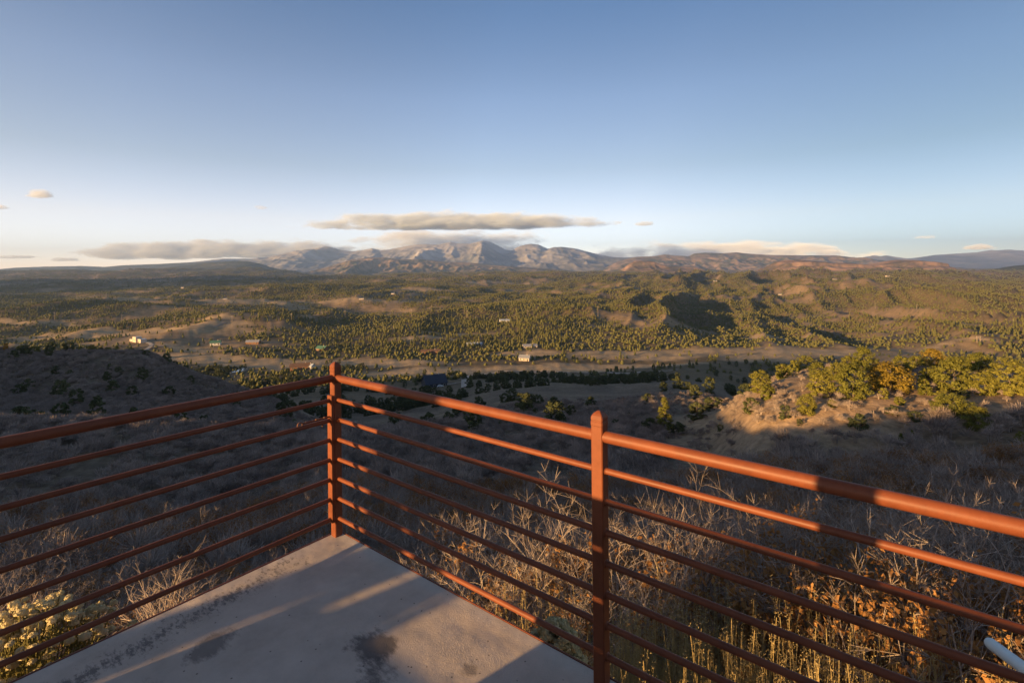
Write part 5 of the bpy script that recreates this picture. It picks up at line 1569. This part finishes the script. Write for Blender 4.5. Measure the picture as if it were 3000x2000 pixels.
def grass_tuft(seed, seed_heads):
    rs = np.random.RandomState(seed); mb = MB()
    for k in range(44):
        a = rs.uniform(0, 2 * math.pi); l = rs.uniform(0.22, 0.55); r0 = rs.uniform(0, 0.07)
        b = np.array([r0 * math.cos(a), r0 * math.sin(a), -0.03]); bend = rs.uniform(0.05, 0.5) * l
        p1 = b + np.array([math.cos(a) * bend * 0.3, math.sin(a) * bend * 0.3, l * 0.6]); p2 = b + np.array([math.cos(a) * bend, math.sin(a) * bend, l * 0.92])
        s = np.array([-math.sin(a), math.cos(a), 0]) * 0.0022
        mb.add([b - s, b + s, p1 - s * 0.8, p1 + s * 0.8, p2], [[0, 1, 3], [0, 3, 2], [2, 3, 4]])
    for k in range(seed_heads):
        a = rs.uniform(0, 2 * math.pi); l = rs.uniform(0.5, 0.8); r0 = rs.uniform(0, 0.06)
        b = np.array([r0 * math.cos(a), r0 * math.sin(a), -0.03]); t = b + np.array([rs.normal() * 0.07, rs.normal() * 0.07, l])
        mb.tube([b, (b + t) / 2 + rs.normal(size=3) * 0.012, t], [0.0018, 0.0015, 0.0012], 3, False)
        m = 38; f = np.linspace(0.76, 1.05, m)[:, None]
        c = b + (t - b) * f + rs.normal(size=(m, 3)) * 0.007 * (1.3 - np.abs(f - 0.88) * 4).clip(0.3, 1.3)
        leaf_tris(mb, c, np.tile([1.0, 0, 0.2], (m, 1)) + rand_unit(m, rs), 0.0027, rs, 3.6, 0.6)
    return mesh_with(mb, 'grass_tuft', [M['grass']])
TUFTS = [grass_tuft(400 + k, (0, 2, 4, 3, 1)[k]) for k in range(5)]
cg = proto_collection('grass kinds', TUFTS)
rs = np.random.RandomState(44)
n = 9000
u = rs.uniform(-0.6, 7, n); t = -rs.uniform(0.1, 4.2, n)
X = CX + RX * u + LX * t; Y = CY + RY * u + LY * t
ok = rs.rand(n) < np.where(u < 0.9, 0.12, 1.0) * (1 - sstep(2.4, 4.0, -t)) * (0.5 + 0.5 * sstep(-0.2, 0.2, fbm(X / 0.6, Y / 0.6, 140, 2)))
X, Y = X[ok], Y[ok]
u2 = -rs.uniform(0.07, 0.7, 260); t2 = rs.uniform(0.6, 5, 260)
X = np.concatenate([X, CX + RX * u2 + LX * t2]); Y = np.concatenate([Y, CY + RY * u2 + LY * t2])
n = len(X)
scatter('grass', cg, 5, np.stack([X, Y, H(X, Y)], 1), rs.uniform(0, 6.28, n), rs.uniform(1.0, 1.8, n), rs.randint(0, 5, n), 'dry straw coloured grass with seed heads beside the deck')

M['vent'] = plain('pale blue white plastic pipe', (0.52, 0.62, 0.66), 0.45, 0.04, 3)
def vent_pipe():
    a = np.array(at_deck_px(2905, 1886, 3.3)); b = np.array(at_deck_px(2995, 1953, 3.0))
    d = b - a; b = a + d * 1.5
    d = (b - a) / np.linalg.norm(b - a)
    r = 0.037
    mb = MB()
    pts = [a - d * r * f for f in (1.0, 0.92, 0.7, 0.4)] + [a, (a + b) / 2, b]
    mb.tube(pts, [0.004, r * 0.4, r * 0.72, r * 0.92, r, r, r], 20)
    o = mb.build('vent_pipe', M['vent'], None, True)
    return tag(o, 'pale round ended pipe leaning in the grass at the lower right corner', 'pipe')
vent_pipe()

# ------------------------------------------------------------------ clouds
def cloud_mat(name, dens, seed, scale, soft, amount, flat, g, col):
    """Uneven droplets: a noise eaten ellipsoid, flat below and lumpy on top."""
    m = bpy.data.materials.new(name); m.use_nodes = True
    n, l = m.node_tree.nodes, m.node_tree.links
    n.remove(n['Principled BSDF'])
    v = n.new('ShaderNodeVolumePrincipled'); v.inputs['Anisotropy'].default_value = g
    v.inputs['Color'].default_value = (*col, 1)
    tc = n.new('ShaderNodeTexCoord')
    mp = n.new('ShaderNodeVectorMath'); mp.operation = 'MULTIPLY_ADD'
    mp.inputs[1].default_value = (2, 2, 2); mp.inputs[2].default_value = (-1, -1, -1)
    l.new(tc.outputs['Generated'], mp.inputs[0])
    sp = n.new('ShaderNodeSeparateXYZ'); l.new(mp.outputs[0], sp.inputs[0])
    def mt(op, a, b_=None, c=None):
        k = n.new('ShaderNodeMath'); k.operation = op
        for i_, s_ in enumerate((a, b_, c)):
            if s_ is None: continue
            if isinstance(s_, (int, float)): k.inputs[i_].default_value = s_
            else: l.new(s_, k.inputs[i_])
        return k.outputs[0]
    ax = mt('POWER', mt('ABSOLUTE', sp.outputs[0]), 2.6)
    ay = mt('MULTIPLY', sp.outputs[1], sp.outputs[1])
    zz = mt('ADD', sp.outputs[2], flat)              # body sits low in the hull
    up = mt('MAXIMUM', zz, 0.0); dn = mt('MINIMUM', zz, 0.0)
    az = mt('ADD', mt('MULTIPLY', mt('MULTIPLY', up, up), 0.62), mt('MULTIPLY', mt('MULTIPLY', dn, dn), 4.5))
    env = mt('SUBTRACT', mt('SUBTRACT', mt('SUBTRACT', 1.0, ax), ay), az)
    nz = n.new('ShaderNodeTexNoise'); nz.inputs['Scale'].default_value = 1.0 / scale; nz.inputs['Detail'].default_value = 6; nz.inputs['Roughness'].default_value = 0.62
    of = n.new('ShaderNodeVectorMath'); of.operation = 'MULTIPLY_ADD'; of.inputs[1].default_value = (0.36, 0.5, 1.2); of.inputs[2].default_value = (seed * 91000.0, 0, 0)
    l.new(tc.outputs['Object'], of.inputs[0]); l.new(of.outputs[0], nz.inputs['Vector'])
    d = mt('MULTIPLY_ADD', mt('SUBTRACT', nz.outputs['Fac'], 0.5), amount, mt('MULTIPLY_ADD', env, 0.9, -0.30))
    mr = n.new('ShaderNodeMapRange'); mr.inputs[1].default_value = 0.0; mr.inputs[2].default_value = soft; mr.inputs[4].default_value = dens
    l.new(d, mr.inputs[0]); l.new(mr.outputs[0], v.inputs['Density'])
    l.new(v.outputs[0], n['Material Output'].inputs['Volume'])
    m.cycles.volume_step_rate = 0.12
    return m
def cloud(x0, x1, ytop, ybot, D, depth, seed, label, mat='cloud', lump=0.6):
    Xa, Xb = xw(x0, D), xw(x1, D); zb = zpx((x0 + x1) / 2, ybot, D); th = (ybot - ytop) / F_PX * D
    mb = MB(); mb.box((0, 0, 0), ((Xb - Xa) * 1.06, depth, th * 1.5))
    thin = mat != 'cloud'
    m = cloud_mat('cloud droplets', 0.0016 if not thin else 0.0007, seed % 17 + 1, th * (0.85 if th < 900 else 0.62), 0.42, 1.3 + 2.0 * lump, 0.45, {501: -0.18, 507: -0.16, 503: -0.2, 504: -0.42, 510: -0.35, 511: -0.35}.get(seed, 0.12), (0.80, 0.90, 1.0) if seed in (501, 507) else (0.88, 0.94, 1.0))
    o = mb.build('cloud', m, None, False, ((Xa + Xb) / 2, D, zb + th * 0.5))
    return tag(o, label, 'cloud', 'clouds over the mountains')
cloud(865, 1810, 619, 668, 47000, 5200, 501, 'long grey lilac cloud bank floating above the massif', 'cloud', 0.4)
cloud(170, 1120, 700, 752, 52000, 5000, 502, 'long low cream cloud bank on the horizon left of the massif', 'cloud', 0.45)
cloud(1000, 1640, 668, 745, 56000, 6000, 503, 'pale broken clouds behind the summits, under the long grey bank', 'thin_cloud', 0.8)
cloud(1640, 2560, 706, 765, 60000, 6000, 504, 'pale pinkish cloud bank behind the right hand plateau', 'thin_cloud', 0.7)
cloud(78, 158, 552, 578, 44000, 1800, 505, 'small bright white cloud high at left', 'cloud', 0.5)
cloud(-40, 27, 596, 612, 44000, 1500, 506, 'bright cloud scrap cut by the left edge', 'cloud', 0.5)
cloud(1858, 1920, 646, 660, 44000, 1200, 507, 'small dark lens shaped cloud right of the long grey bank', 'cloud', 0.2)
cloud(140, 240, 752, 764, 52000, 1500, 508, 'thin dark cloud streak low over the left plateau', 'cloud', 0.4)
cloud(-30, 120, 746, 756, 52000, 1500, 509, 'thin cloud streak low at the left edge', 'cloud', 0.5)
cloud(2815, 2925, 714, 730, 52000, 1600, 510, 'small cream cloud over the far right range', 'cloud', 0.5)
cloud(2678, 2746, 688, 698, 52000, 1200, 511, 'tiny pinkish cloud scrap above the right hand mesa', 'thin_cloud', 0.6)
cloud(740, 790, 602, 612, 47000, 1200, 512, 'tiny faint cloud scrap left of the long grey bank', 'thin_cloud', 0.7)
